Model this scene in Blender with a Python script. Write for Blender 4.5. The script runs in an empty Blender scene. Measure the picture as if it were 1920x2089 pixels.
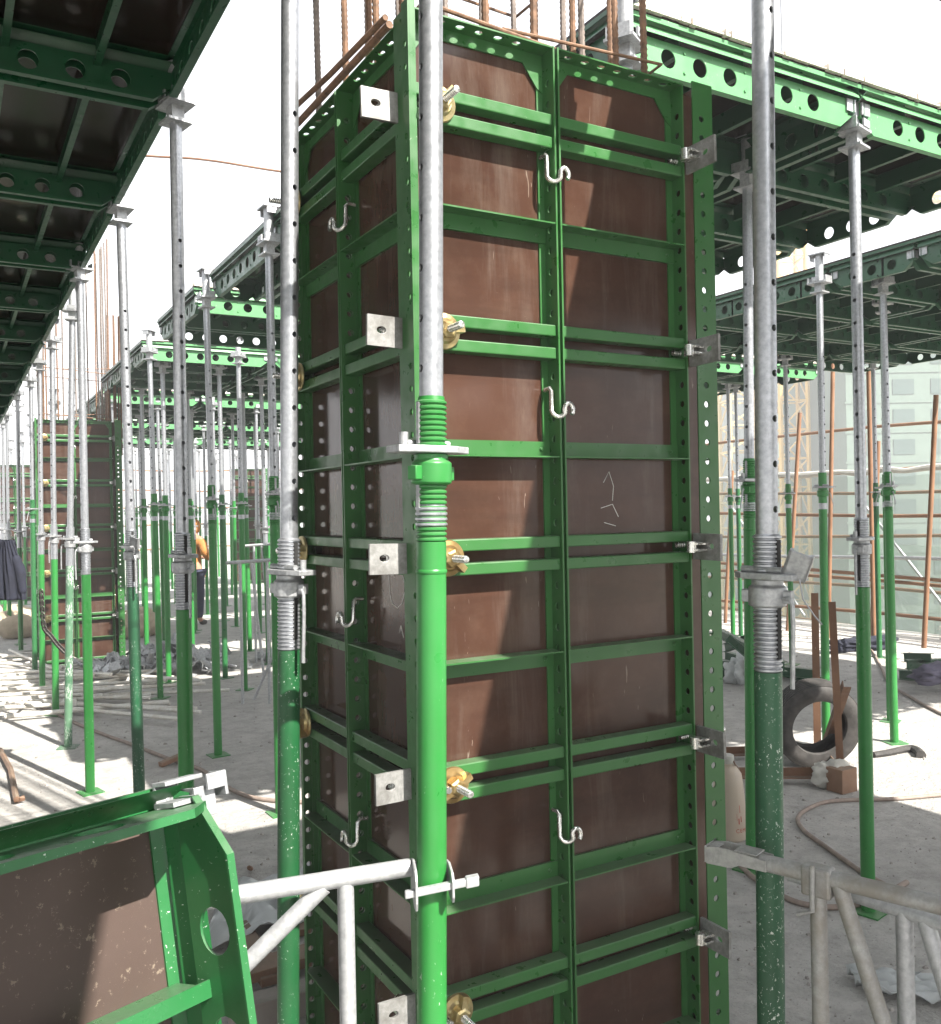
import bpy, bmesh, math, random
from mathutils import Vector, Matrix
random.seed(7)
rnd = random.Random(11)
sc = bpy.context.scene
COL = sc.collection
PI = math.pi
# ------------------------------------------------------------------ camera, sky, sun, exposure
# world x runs along the front face of the column form, y along its left face, z up; camera stands at the origin
CH = 1.80
YAW, PITCH, ROLL, FPX = 0.5204, -0.0015, -0.0196, 1861.7
cY, sY = math.cos(YAW), math.sin(YAW)
XH, YH = Vector((cY, -sY, 0)), Vector((sY, cY, 0))
def cam(X, Y, z=0.0):
    "metres to the right of and in front of the camera -> world"
    v = XH * X + YH * Y
    return Vector((v.x, v.y, z))
_r = (math.cos(ROLL), -math.sin(PITCH) * math.sin(ROLL), math.cos(PITCH) * math.sin(ROLL))
_u = (-math.sin(ROLL), -math.sin(PITCH) * math.cos(ROLL), math.cos(PITCH) * math.cos(ROLL))
_f = (0, math.cos(PITCH), math.sin(PITCH))
def _w(t): return XH * t[0] + YH * t[1] + Vector((0, 0, t[2]))
RV, UV_, FV = _w(_r), _w(_u), _w(_f)
cd = bpy.data.cameras.new("camera"); co = bpy.data.objects.new("camera", cd); COL.objects.link(co)
M = Matrix((RV, UV_, -FV)).transposed().to_4x4(); M.translation = Vector((0, 0, CH)); co.matrix_world = M
cd.sensor_fit = 'HORIZONTAL'; cd.sensor_width = 36; cd.lens = FPX / 1920 * 36; cd.clip_start = 0.05; cd.clip_end = 2000
sc.camera = co
SUN = Vector((0.27, -0.93, 1.0)).normalized()
SUN_EL = math.asin(SUN.z); SUN_ROT = math.atan2(SUN.x, SUN.y)
wd = bpy.data.worlds.new("World"); sc.world = wd; wd.use_nodes = True
nt = wd.node_tree; bg = nt.nodes['Background']
sk = nt.nodes.new('ShaderNodeTexSky'); sk.sky_type = 'NISHITA'; sk.sun_disc = False
sk.sun_elevation = SUN_EL; sk.sun_rotation = SUN_ROT; sk.air_density = 1.0; sk.dust_density = 4.0; sk.ozone_density = 1.0
# a white hazy sky: the blue of the clear sky is mostly lost in bright haze
hz_ = nt.nodes.new('ShaderNodeHueSaturation'); hz_.inputs['Saturation'].default_value = .30; hz_.inputs['Value'].default_value = .85
nt.links.new(sk.outputs[0], hz_.inputs['Color'])
mxw = nt.nodes.new('ShaderNodeMix'); mxw.data_type = 'RGBA'; mxw.inputs[0].default_value = .6; mxw.inputs[7].default_value = (2.9, 3.0, 3.15, 1)
nt.links.new(hz_.outputs[0], mxw.inputs[6]); nt.links.new(mxw.outputs[2], bg.inputs[0]); bg.inputs[1].default_value = 0.15
sd = bpy.data.lights.new("sun", 'SUN'); sd.energy = 5.0; sd.angle = math.radians(0.5); sd.color = (1, .95, .87)
so = bpy.data.objects.new("sun", sd); COL.objects.link(so); so.rotation_euler = SUN.to_track_quat('Z', 'Y').to_euler()
sc.view_settings.view_transform = 'Standard'; sc.view_settings.look = 'None'
sc.view_settings.exposure = 1.92; sc.view_settings.gamma = 1; sc.view_settings.use_curve_mapping = False
sc.cycles.max_bounces = 8; sc.cycles.transparent_max_bounces = 16
sc.cycles.sample_clamp_indirect = 8

def ray(x, y):
    "direction through a point of the 1920 x 2089 photograph"
    return (FV + RV * ((x - 960) / FPX) + UV_ * ((1044.5 - y) / FPX))
def G(x, y, h=0.0):
    d = ray(x, y); t = (h - CH) / d.z
    return Vector((0, 0, CH)) + d * t
def P(x, y, d):
    return Vector((0, 0, CH)) + ray(x, y) * d

# ------------------------------------------------------------------ materials
def mat(name): 
    m = bpy.data.materials.new(name); m.use_nodes = True
    return m, m.node_tree, m.node_tree.nodes['Principled BSDF']
def N(nt, t, **kw):
    n = nt.nodes.new(t)
    for k, v in kw.items():
        if k in n.inputs: n.inputs[k].default_value = v
        else: setattr(n, k, v)
    return n
def coords(nt, scale=(1, 1, 1)):
    tc = N(nt, 'ShaderNodeTexCoord'); oi = N(nt, 'ShaderNodeObjectInfo')
    ml = N(nt, 'ShaderNodeMath', operation='MULTIPLY'); ml.inputs[1].default_value = 37.0
    nt.links.new(oi.outputs['Random'], ml.inputs[0])
    mp = N(nt, 'ShaderNodeMapping'); mp.inputs['Scale'].default_value = scale
    nt.links.new(tc.outputs['Object'], mp.inputs['Vector'])
    ad = N(nt, 'ShaderNodeVectorMath', operation='ADD')
    nt.links.new(mp.outputs[0], ad.inputs[0]); nt.links.new(ml.outputs[0], ad.inputs[1])
    return ad.outputs[0]
def noise(nt, vec, scale, detail=4, rough=.55, dist=0):
    n = N(nt, 'ShaderNodeTexNoise'); n.inputs['Scale'].default_value = scale; n.inputs['Detail'].default_value = detail
    n.inputs['Roughness'].default_value = rough; n.inputs['Distortion'].default_value = dist
    nt.links.new(vec, n.inputs['Vector']); return n.outputs['Fac']
def ramp(nt, fac, stops):
    r = N(nt, 'ShaderNodeValToRGB'); el = r.color_ramp.elements
    while len(el) < len(stops): el.new(0.5)
    for e, (p, c) in zip(el, stops):
        e.position = p; e.color = (c, c, c, 1) if not isinstance(c, tuple) else (*c, 1)
    nt.links.new(fac, r.inputs[0]); return r.outputs[0]
def mix(nt, fac, a, b):
    m = N(nt, 'ShaderNodeMix', data_type='RGBA')
    if isinstance(fac, float): m.inputs[0].default_value = fac
    else: nt.links.new(fac, m.inputs[0])
    for i, v in ((6, a), (7, b)):
        if isinstance(v, tuple): m.inputs[i].default_value = (*v, 1)
        else: nt.links.new(v, m.inputs[i])
    return m.outputs[2]
def bump(nt, bs, h, strength=.3, dist=.002):
    b = N(nt, 'ShaderNodeBump'); b.inputs['Strength'].default_value = strength; b.inputs['Distance'].default_value = dist
    nt.links.new(h, b.inputs['Height']); nt.links.new(b.outputs[0], bs.inputs['Normal'])

def painted(name, col, col2, chips=.0, stretch=.35, rough=.32, rust=0., chipcol=(.55, .6, .55)):
    m, nt, bs = mat(name)
    v = coords(nt); vs = coords(nt, (1, 1, stretch))
    base = mix(nt, ramp(nt, noise(nt, v, 3.5, 5), [(.35, 0.), (.7, 1.)]), col, col2)
    if rust:
        base = mix(nt, ramp(nt, noise(nt, v, 14, 8, .7), [(rust, 0.), (rust + .05, 1.)]), base, (.16, .07, .03))
    if chips:
        f1 = ramp(nt, noise(nt, vs, 150, 4, .65, .3), [(chips, 0.), (chips + .02, 1.)])
        f2 = ramp(nt, noise(nt, v, 5, 3), [(.42, 0.), (.6, 1.)])
        mm = N(nt, 'ShaderNodeMath', operation='MULTIPLY'); nt.links.new(f1, mm.inputs[0]); nt.links.new(f2, mm.inputs[1])
        base = mix(nt, mm.outputs[0], base, chipcol)
        f3 = ramp(nt, noise(nt, vs, 30, 7, .75, 1.2), [(.69, 0.), (.705, .8)])
        base = mix(nt, f3, base, chipcol)
    # cement dust lies on upward faces, thin film elsewhere
    ge = N(nt, 'ShaderNodeNewGeometry'); sp_ = N(nt, 'ShaderNodeSeparateXYZ'); nt.links.new(ge.outputs['Normal'], sp_.inputs[0])
    d1 = N(nt, 'ShaderNodeMath', operation='MULTIPLY'); nt.links.new(ramp(nt, sp_.outputs['Z'], [(.3, .02), (.95, .5)]), d1.inputs[0])
    nt.links.new(ramp(nt, noise(nt, v, 11, 7, .7), [(.35, .25), (.7, 1.)]), d1.inputs[1])
    base = mix(nt, d1.outputs[0], base, (.16, .17, .14))
    nt.links.new(base, bs.inputs['Base Color'])
    nt.links.new(ramp(nt, noise(nt, v, 22, 5), [(.3, rough - .08), (.75, rough + .22)]), bs.inputs['Roughness'])
    bs.inputs['Specular IOR Level'].default_value = .5
    bump(nt, bs, noise(nt, v, 60, 4), .12, .001)
    return m
GREEN = painted('green_paint', (.020, .098, .021), (.026, .118, .027), .735, rust=.80, chipcol=(.30, .32, .28))
GREEN_WORN = painted('green_paint_worn', (.013, .100, .028), (.018, .125, .036), .66, rust=.78)
GREEN_TUBE = painted('green_tube_paint', (.016, .155, .026), (.020, .180, .034), .675, stretch=.3, rough=.34)
GREEN_SHADED = painted('shaded_green_tube_paint', (.006, .062, .018), (.009, .085, .026), .64, stretch=.7, rough=.4)  # shade on one near prop's tube put into a darker green
GREEN_DARK = painted('dark_green_tube_paint', (.010, .060, .026), (.014, .085, .036), .615, stretch=.7, rough=.42)
GREEN_PALE = painted('pale_scuffed_green_paint', (.04, .12, .06), (.08, .17, .10), .52, stretch=.3, rough=.5)
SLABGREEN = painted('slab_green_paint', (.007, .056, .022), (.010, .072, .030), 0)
EDGE_SUNLIT = painted('sunlit_mint_edge_paint', (.060, .21, .075), (.080, .26, .10), .66, rough=.4, chipcol=(.4, .4, .36))  # sun and floor bounce on the front webs put into a paler green

def galv(name, c1, c2, metal=.75, rough=.38, dirt=None):
    m, nt, bs = mat(name)
    v = coords(nt); vs = coords(nt, (1, 1, .15))
    b = mix(nt, ramp(nt, noise(nt, v, 75, 4, .6), [(.35, 0.), (.65, 1.)]), c1, c2)
    b = mix(nt, ramp(nt, noise(nt, vs, 90, 6, .75), [(.60, 0.), (.68, .45)]), b, tuple(x * .5 for x in c1))
    if dirt: b = mix(nt, ramp(nt, noise(nt, v, 7, 7, .7), [(.46, 0.), (.62, 1.)]), b, dirt)
    nt.links.new(b, bs.inputs['Base Color']); bs.inputs['Metallic'].default_value = metal
    nt.links.new(ramp(nt, noise(nt, v, 80, 4), [(.3, rough - .03), (.7, rough + .09)]), bs.inputs['Roughness'])
    bump(nt, bs, noise(nt, v, 260, 2), .06, .0003)
    return m
GALV = galv('galvanised_tube', (.33, .345, .37), (.45, .465, .49), .8, .36)
CAST = galv('galvanised_casting', (.30, .31, .32), (.44, .45, .46), .65, .48)
ALU = galv('cast_aluminium', (.21, .21, .205), (.30, .30, .29), .3, .48, (.13, .125, .115))
CHROME = galv('bright_zinc', (.62, .62, .6), (.75, .74, .7), .9, .22)
DIRTY = galv('mortar_stained_galvanised', (.28, .28, .275), (.37, .37, .36), .4, .55, (.25, .235, .21))
YZINC = galv('yellow_zinc', (.42, .34, .15), (.52, .45, .26), .8, .32, (.30, .20, .08))
LEDGER = painted('rusty_orange_tube', (.16, .075, .035), (.24, .125, .065), .66, rough=.6, rust=.62, chipcol=(.32, .26, .2))
TIMBER = painted('site_timber', (.15, .08, .045), (.24, .14, .09), .66, stretch=.1, rough=.7, chipcol=(.33, .28, .24))
TIMBER_GREY = painted('grey_timber', (.20, .17, .15), (.32, .28, .25), .70, stretch=.1, rough=.8, chipcol=(.5, .48, .45))
RUSTFRAME = painted('rusty_angle_iron', (.11, .05, .025), (.19, .10, .055), .70, rough=.65, rust=.66)

def ply():
    m, nt, bs = mat('film_faced_plywood'); v = coords(nt)
    b = mix(nt, ramp(nt, noise(nt, v, 1.8, 4), [(.3, 0.), (.7, 1.)]), (.037, .0185, .0128), (.062, .0305, .0205))
    b = mix(nt, ramp(nt, noise(nt, v, 9, 6, .7), [(.45, 0.), (.75, .35)]), b, (.11, .07, .05))
    vs = coords(nt, (1, 1, .12)); vt = coords(nt, (.15, .15, 1))
    # cement wash and runs left by earlier pours, and darker rubbed bands
    b = mix(nt, ramp(nt, noise(nt, vs, 9, 7, .7, .4), [(.52, 0.), (.72, .38)]), b, (.15, .125, .105))
    b = mix(nt, ramp(nt, noise(nt, vt, 7, 6, .65), [(.50, 0.), (.70, .55)]), b, (.022, .013, .010))
    b = mix(nt, ramp(nt, noise(nt, v, 90, 5, .8), [(.70, 0.), (.74, .55)]), b, (.24, .21, .18))
    sc1 = ramp(nt, noise(nt, vs, 55, 2, .5, 2.5), [(.745, 0.), (.765, .28)])
    b = mix(nt, sc1, b, (.42, .36, .3))
    nt.links.new(b, bs.inputs['Base Color'])
    nt.links.new(ramp(nt, noise(nt, v, 6, 6), [(.3, .07), (.8, .20)]), bs.inputs['Roughness'])
    bs.inputs['Specular IOR Level'].default_value = .30
    bump(nt, bs, noise(nt, v, 7, 2), .08, .004)
    return m
PLY = ply()
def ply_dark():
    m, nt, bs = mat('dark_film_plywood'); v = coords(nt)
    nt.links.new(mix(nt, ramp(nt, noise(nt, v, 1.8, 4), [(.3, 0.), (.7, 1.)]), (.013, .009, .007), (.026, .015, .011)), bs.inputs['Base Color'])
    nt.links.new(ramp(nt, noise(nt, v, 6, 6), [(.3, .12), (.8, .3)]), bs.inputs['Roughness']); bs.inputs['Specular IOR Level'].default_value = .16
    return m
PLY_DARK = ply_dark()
def ply2():
    m, nt, bs = mat('dusty_plywood'); v = coords(nt)
    b = mix(nt, ramp(nt, noise(nt, v, 2.5, 5), [(.3, 0.), (.7, 1.)]), (.05, .032, .026), (.075, .05, .04))
    b = mix(nt, ramp(nt, noise(nt, v, 60, 4, .8), [(.60, 0.), (.66, .7)]), b, (.20, .16, .12))
    b = mix(nt, ramp(nt, noise(nt, v, 4, 6, .7, 1.), [(.55, 0.), (.62, .4)]), b, (.05, .035, .03))
    nt.links.new(b, bs.inputs['Base Color']); bs.inputs['Roughness'].default_value = .55
    bump(nt, bs, noise(nt, v, 90, 3), .15, .001)
    return m
PLY_DUSTY = ply2()
def simple(name, c, r=.6, metal=0., var=.25, sc_=12, bmp=0.):
    m, nt, bs = mat(name); v = coords(nt)
    b = mix(nt, ramp(nt, noise(nt, v, sc_, 5, .65), [(.3, 0.), (.7, 1.)]), tuple(x * (1 - var) for x in c), tuple(min(1, x * (1 + var)) for x in c))
    nt.links.new(b, bs.inputs['Base Color']); bs.inputs['Roughness'].default_value = r; bs.inputs['Metallic'].default_value = metal
    if bmp: bump(nt, bs, noise(nt, v, sc_ * 3, 6), .6, bmp)
    return m
BLACK = simple('painted_hole_shade', (.012, .012, .012), .8)
REBAR_M = simple('rusty_rebar', (.155, .085, .048), .75, .1, .5, 40)
REBAR_G = simple('grey_brown_rebar', (.17, .14, .12), .7, .25, .4, 40)
RUBBER = simple('worn_rubber', (.035, .032, .03), .7, 0, .6, 18, .002)
HOSE = simple('dusty_hose', (.23, .18, .15), .7, 0, .25, 20)
CLOTH_W = simple('white_sacking', (.45, .44, .40), .85, 0, .12, 9, .01)
PLASTIC = simple('translucent_sheeting', (.48, .50, .50), .3, 0, .08, 4)
SACK = simple('sand_sack', (.40, .33, .24), .85, 0, .2, 8, .01)
NAVY = simple('navy_cloth', (.010, .012, .024), .9, 0, .3, 14, .004)
ORANGE = simple('orange_work_jacket', (.38, .16, .04), .8, 0, .28, 9, .01)
JEANS = simple('dark_trousers', (.022, .026, .05), .9, 0, .3, 10, .006)
SKIN = simple('skin', (.36, .19, .12), .6, 0, .08)
HAIRM = simple('dark_hair', (.02, .015, .012), .7)
BOOT = simple('dark_boot', (.03, .025, .02), .7)
MORTAR = simple('splashed_mortar', (.55, .50, .43), .9, 0, .3, 30, .004)
CONCRETE_TOP = simple('slab_edge_board', (.72, .70, .65), .85, 0, .15, 8)
YELLOW = simple('crane_yellow', (.46, .30, .07), .5, 0, .1)
WHITEM = simple('white_marks', (.75, .75, .72), .8)
REDM = simple('faded_red_print', (.45, .14, .10), .8)
def jugm():
    m, nt, bs = mat('cloudy_plastic'); bs.inputs['Base Color'].default_value = (.50, .42, .33, 1)
    bs.inputs['Roughness'].default_value = .35; bs.inputs['Transmission Weight'].default_value = .25
    return m
JUG = jugm()

def concrete():
    m, nt, bs = mat('site_concrete')
    tc = N(nt, 'ShaderNodeTexCoord'); v = tc.outputs['Object']
    b = mix(nt, ramp(nt, noise(nt, v, .7, 6, .6), [(.3, 0.), (.7, 1.)]), (.36, .345, .325), (.49, .475, .45))
    b = mix(nt, ramp(nt, noise(nt, v, 7, 9, .75), [(.42, 0.), (.7, .9)]), b, (.25, .24, .225))
    b = mix(nt, ramp(nt, noise(nt, v, 2.2, 9, .72, .6), [(.56, 0.), (.66, .6)]), b, (.46, .44, .41))
    b = mix(nt, ramp(nt, noise(nt, v, 55, 4, .7), [(.60, 0.), (.68, .7)]), b, (.16, .15, .14))
    b = mix(nt, ramp(nt, noise(nt, v, 4.5, 10, .8, 1.5), [(.60, 0.), (.64, .45)]), b, (.22, .20, .18))
    nt.links.new(b, bs.inputs['Base Color']); bs.inputs['Roughness'].default_value = .85
    h = N(nt, 'ShaderNodeMath', operation='ADD')
    nt.links.new(noise(nt, v, 18, 10, .7), h.inputs[0]); nt.links.new(noise(nt, v, 2, 5), h.inputs[1])
    bump(nt, bs, h.outputs[0], 1.0, .03)
    return m
CONC = concrete()
def netmat(name, col, cell, gap):
    "woven net: square cells of open air between threads"
    m, nt, bs = mat(name); tc = N(nt, 'ShaderNodeTexCoord'); sx = N(nt, 'ShaderNodeSeparateXYZ'); nt.links.new(tc.outputs['UV'], sx.inputs[0])
    outs = []
    for k in (0, 1):
        a = N(nt, 'ShaderNodeMath', operation='MULTIPLY'); a.inputs[1].default_value = 1 / cell; nt.links.new(sx.outputs[k], a.inputs[0])
        f = N(nt, 'ShaderNodeMath', operation='FRACT'); nt.links.new(a.outputs[0], f.inputs[0])
        g = N(nt, 'ShaderNodeMath', operation='LESS_THAN'); g.inputs[1].default_value = gap; nt.links.new(f.outputs[0], g.inputs[0]); outs.append(g.outputs[0])
    mx = N(nt, 'ShaderNodeMath', operation='MULTIPLY'); nt.links.new(outs[0], mx.inputs[0]); nt.links.new(outs[1], mx.inputs[1])
    tr = N(nt, 'ShaderNodeBsdfTransparent'); ms = N(nt, 'ShaderNodeMixShader')
    nt.links.new(mx.outputs[0], ms.inputs[0]); nt.links.new(bs.outputs[0], ms.inputs[1]); nt.links.new(tr.outputs[0], ms.inputs[2])
    nt.links.new(ms.outputs[0], nt.nodes['Material Output'].inputs[0])
    bs.inputs['Base Color'].default_value = (*col, 1); bs.inputs['Roughness'].default_value = .7
    return m
NET = netmat('green_safety_mesh', (.26, .36, .29), .012, .84)

# ------------------------------------------------------------------ mesh helpers
class MB:
    def __init__(s): s.v = []; s.f = []; s.key = {}
    def vert(s, p):
        k = (round(p[0], 5), round(p[1], 5), round(p[2], 5))
        i = s.key.get(k)
        if i is None: i = len(s.v); s.v.append(tuple(p)); s.key[k] = i
        return i
    def face(s, pts):
        ids = []
        for p in pts:
            i = s.vert(p)
            if i not in ids: ids.append(i)
        if len(ids) > 2: s.f.append(ids)
    def box(s, x0, x1, y0, y1, z0, z1, f=None):
        f = f or (lambda p: p)
        c = [f(Vector((x, y, z))) for x in (x0, x1) for y in (y0, y1) for z in (z0, z1)]
        b = len(s.v); s.v += [tuple(p) for p in c]
        for q in ((0, 1, 3, 2), (4, 6, 7, 5), (0, 4, 5, 1), (2, 3, 7, 6), (0, 2, 6, 4), (1, 5, 7, 3)): s.f.append([b + i for i in q])
        return s
    def beam(s, p0, p1, w, h, up=Vector((0, 0, 1))):
        p0, p1 = Vector(p0), Vector(p1); d = (p1 - p0); L = d.length; d.normalize()
        sx = d.cross(up)
        if sx.length < 1e-4: sx = Vector((1, 0, 0))
        sx.normalize(); uz = sx.cross(d)
        return s.box(0, L, -w / 2, w / 2, -h / 2, h / 2, lambda p: p0 + d * p.x + sx * p.y + uz * p.z)
    def lathe(s, prof, n=20, f=None, caps=True):
        "prof: (r, z) list around the local z axis"
        f = f or (lambda p: p); b = len(s.v)
        for r, z in prof:
            for i in range(n):
                a = 2 * PI * i / n; s.v.append(tuple(f(Vector((r * math.cos(a), r * math.sin(a), z)))))
        for k in range(len(prof) - 1):
            for i in range(n):
                j = (i + 1) % n; s.f.append([b + k * n + i, b + k * n + j, b + (k + 1) * n + j, b + (k + 1) * n + i])
        if caps:
            s.f.append([b + i for i in range(n)][::-1]); s.f.append([b + (len(prof) - 1) * n + i for i in range(n)])
        return s
    def tube(s, p0, p1, r, n=12, r1=None):
        p0, p1 = Vector(p0), Vector(p1); d = p1 - p0; L = d.length
        q = d.to_track_quat('Z', 'Y').to_matrix()
        return s.lathe([(r, 0), (r1 or r, L)], n, lambda p: p0 + q @ p)
    def path(s, pts, r, n=8, caps=True):
        pts = [Vector(p) for p in pts]; b = len(s.v); m = len(pts); nrm = None
        for k, p in enumerate(pts):
            t = (pts[min(k + 1, m - 1)] - pts[max(k - 1, 0)]).normalized()
            if nrm is None:
                nrm = t.orthogonal().normalized()
            nrm = (nrm - t * nrm.dot(t)).normalized(); bi = t.cross(nrm)
            rr = r(k / (m - 1)) if callable(r) else r
            for i in range(n):
                a = 2 * PI * i / n; s.v.append(tuple(p + nrm * rr * math.cos(a) + bi * rr * math.sin(a)))
        for k in range(m - 1):
            for i in range(n):
                j = (i + 1) % n; s.f.append([b + k * n + i, b + k * n + j, b + (k + 1) * n + j, b + (k + 1) * n + i])
        if caps:
            s.f.append([b + i for i in range(n)][::-1]); s.f.append([b + (m - 1) * n + i for i in range(n)])
        return s
    def prism(s, poly, t0, t1, f=None):
        "poly in (x, z); thickness along y from t0 to t1"
        f = f or (lambda p: p); n = len(poly); b = len(s.v)
        for t in (t0, t1):
            for x, z in poly: s.v.append(tuple(f(Vector((x, t, z)))))
        s.f.append([b + i for i in range(n)]); s.f.append([b + n + i for i in range(n)][::-1])
        for i in range(n):
            j = (i + 1) % n; s.f.append([b + i, b + n + i, b + n + j, b + j])
        return s
    def holed(s, f, a0, a1, b0, b1, t, holes, n=14, ends=True, curved=False):
        "plate in (a, b) with round holes (a, b, ra, rb), thickness t; f maps (a, b, c) to xyz"
        Q = lambda a, b, c: f(Vector((a, b, c)))
        def fill(p, q):
            if q - p < 1e-5: return
            hm, hb_ = (b0 + b1) / 2, (b1 - b0) / 2
            bs_ = [hm + hb_ * k_ for k_ in (-1, -.41421356, 0, .41421356, 1)] if curved else [b0, b1]
            for ba, bb in zip(bs_, bs_[1:]):
                s.face([Q(p, ba, 0), Q(q, ba, 0), Q(q, bb, 0), Q(p, bb, 0)])
                s.face([Q(p, ba, t), Q(p, bb, t), Q(q, bb, t), Q(q, ba, t)])
        hs = sorted(holes); x = a0
        for k, (ha, hb, ra, rb) in enumerate(hs):
            w = (b1 - b0) / 2
            if k > 0: w = min(w, (ha - hs[k - 1][0]) / 2)
            if k < len(hs) - 1: w = min(w, (hs[k + 1][0] - ha) / 2)
            w = min(w, ha - a0, a1 - ha)
            l, r_ = ha - w, ha + w
            fill(x, l); x = r_
            ang = [2 * PI * i / n for i in range(n)] + [math.atan2(bb - hb, aa - ha) % (2 * PI) for aa in (l, r_) for bb in (b0, b1)]
            ang = sorted(set(round(a_, 6) for a_ in ang)); C = []; R = []
            for a_ in ang:
                ca, sa = math.cos(a_), math.sin(a_)
                k_ = min((w / abs(ca)) if abs(ca) > 1e-6 else 1e9, ((b1 - hb) / sa) if sa > 1e-6 else 1e9, ((b0 - hb) / sa) if sa < -1e-6 else 1e9)
                C.append((ha + ra * ca, hb + rb * sa)); R.append((ha + k_ * ca, hb + k_ * sa))
            m = len(ang)
            for i in range(m):
                j = (i + 1) % m
                s.face([Q(*C[i], 0), Q(*R[i], 0), Q(*R[j], 0), Q(*C[j], 0)])
                s.face([Q(*C[i], t), Q(*C[j], t), Q(*R[j], t), Q(*R[i], t)])
                s.face([Q(*C[i], 0), Q(*C[j], 0), Q(*C[j], t), Q(*C[i], t)])
        fill(x, a1)
        if ends:
            s.face([Q(a0, b0, 0), Q(a0, b0, t), Q(a1, b0, t), Q(a1, b0, 0)]); s.face([Q(a0, b1, 0), Q(a1, b1, 0), Q(a1, b1, t), Q(a0, b1, t)])
            s.face([Q(a0, b0, 0), Q(a0, b1, 0), Q(a0, b1, t), Q(a0, b0, t)]); s.face([Q(a1, b0, 0), Q(a1, b0, t), Q(a1, b1, t), Q(a1, b1, 0)])
        return s
    def mesh(s, name, m, smooth=40, fix=True):
        me = bpy.data.meshes.new(name); me.from_pydata(s.v, [], s.f)
        if fix:
            bm = bmesh.new(); bm.from_mesh(me); bmesh.ops.recalc_face_normals(bm, faces=bm.faces); bm.to_mesh(me); bm.free()
        me.materials.append(m)
        if smooth:
            me.shade_smooth(); me.set_sharp_from_angle(angle=math.radians(smooth))
        return me
    def build(s, name, m, parent=None, smooth=40, bevel=0, fix=True):
        o = bpy.data.objects.new(name, s.mesh(name, m, smooth, fix)); COL.objects.link(o)
        if parent: o.parent = parent
        if bevel:
            bv = o.modifiers.new('bevel', 'BEVEL'); bv.width = bevel; bv.segments = 2; bv.limit_method = 'ANGLE'
        return o
def tag(o, label, cat, group=None, kind=None):
    if label: o['label'] = label
    if cat: o['category'] = cat
    if group: o['group'] = group
    if kind: o['kind'] = kind
    return o
def empty(name, loc=(0, 0, 0), rz=0.0):
    o = bpy.data.objects.new(name, None); COL.objects.link(o); o.location = loc; o.rotation_euler = (0, 0, rz); o.empty_display_size = .1
    return o
KIDS = {}
def copy_tree(o, parent=None):
    c = o.copy(); COL.objects.link(c)
    if parent: c.parent = parent
    ks = [k for k in o.children]
    for k in ks: copy_tree(k, c)
    return c
def on(dirx, origin, diry=None):
    dirx = Vector(dirx); diry = Vector(diry) if diry else Vector((-dirx.y, dirx.x, 0)); o = Vector(origin)
    return lambda p: o + dirx * p.x + diry * p.y + Vector((0, 0, p.z))
ORD = ['nearest', 'second', 'third', 'fourth', 'fifth', 'sixth', 'seventh', 'eighth', 'ninth', 'tenth', 'eleventh', 'twelfth', 'thirteenth', 'fourteenth', 'fifteenth', 'sixteenth', 'seventeenth', 'eighteenth']

# ------------------------------------------------------------------ setting: floor slab, ground beyond
b = MB(); b.box(-22, 11.6, -9, 34, -.3, 0)
fl = b.build('floor', CONC, None, 0); fl['kind'] = 'structure'
def groundm():
    m, nt, bs = mat('pale_ground'); tc = N(nt, 'ShaderNodeTexCoord'); v = tc.outputs['Object']
    c = mix(nt, ramp(nt, noise(nt, v, .03, 6, .6), [(.4, 0.), (.6, 1.)]), (.42, .38, .30), (.30, .34, .24))
    c = mix(nt, ramp(nt, noise(nt, v, .2, 8, .7), [(.45, 0.), (.7, .7)]), c, (.5, .45, .38))
    nt.links.new(c, bs.inputs['Base Color']); bs.inputs['Roughness'].default_value = .95
    return m
b = MB(); b.face([(-600, -600, -9), (600, -600, -9), (600, 600, -9), (-600, 600, -9)])
g_ = b.build('ground', groundm(), None, 0, fix=False); g_['kind'] = 'structure'

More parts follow.
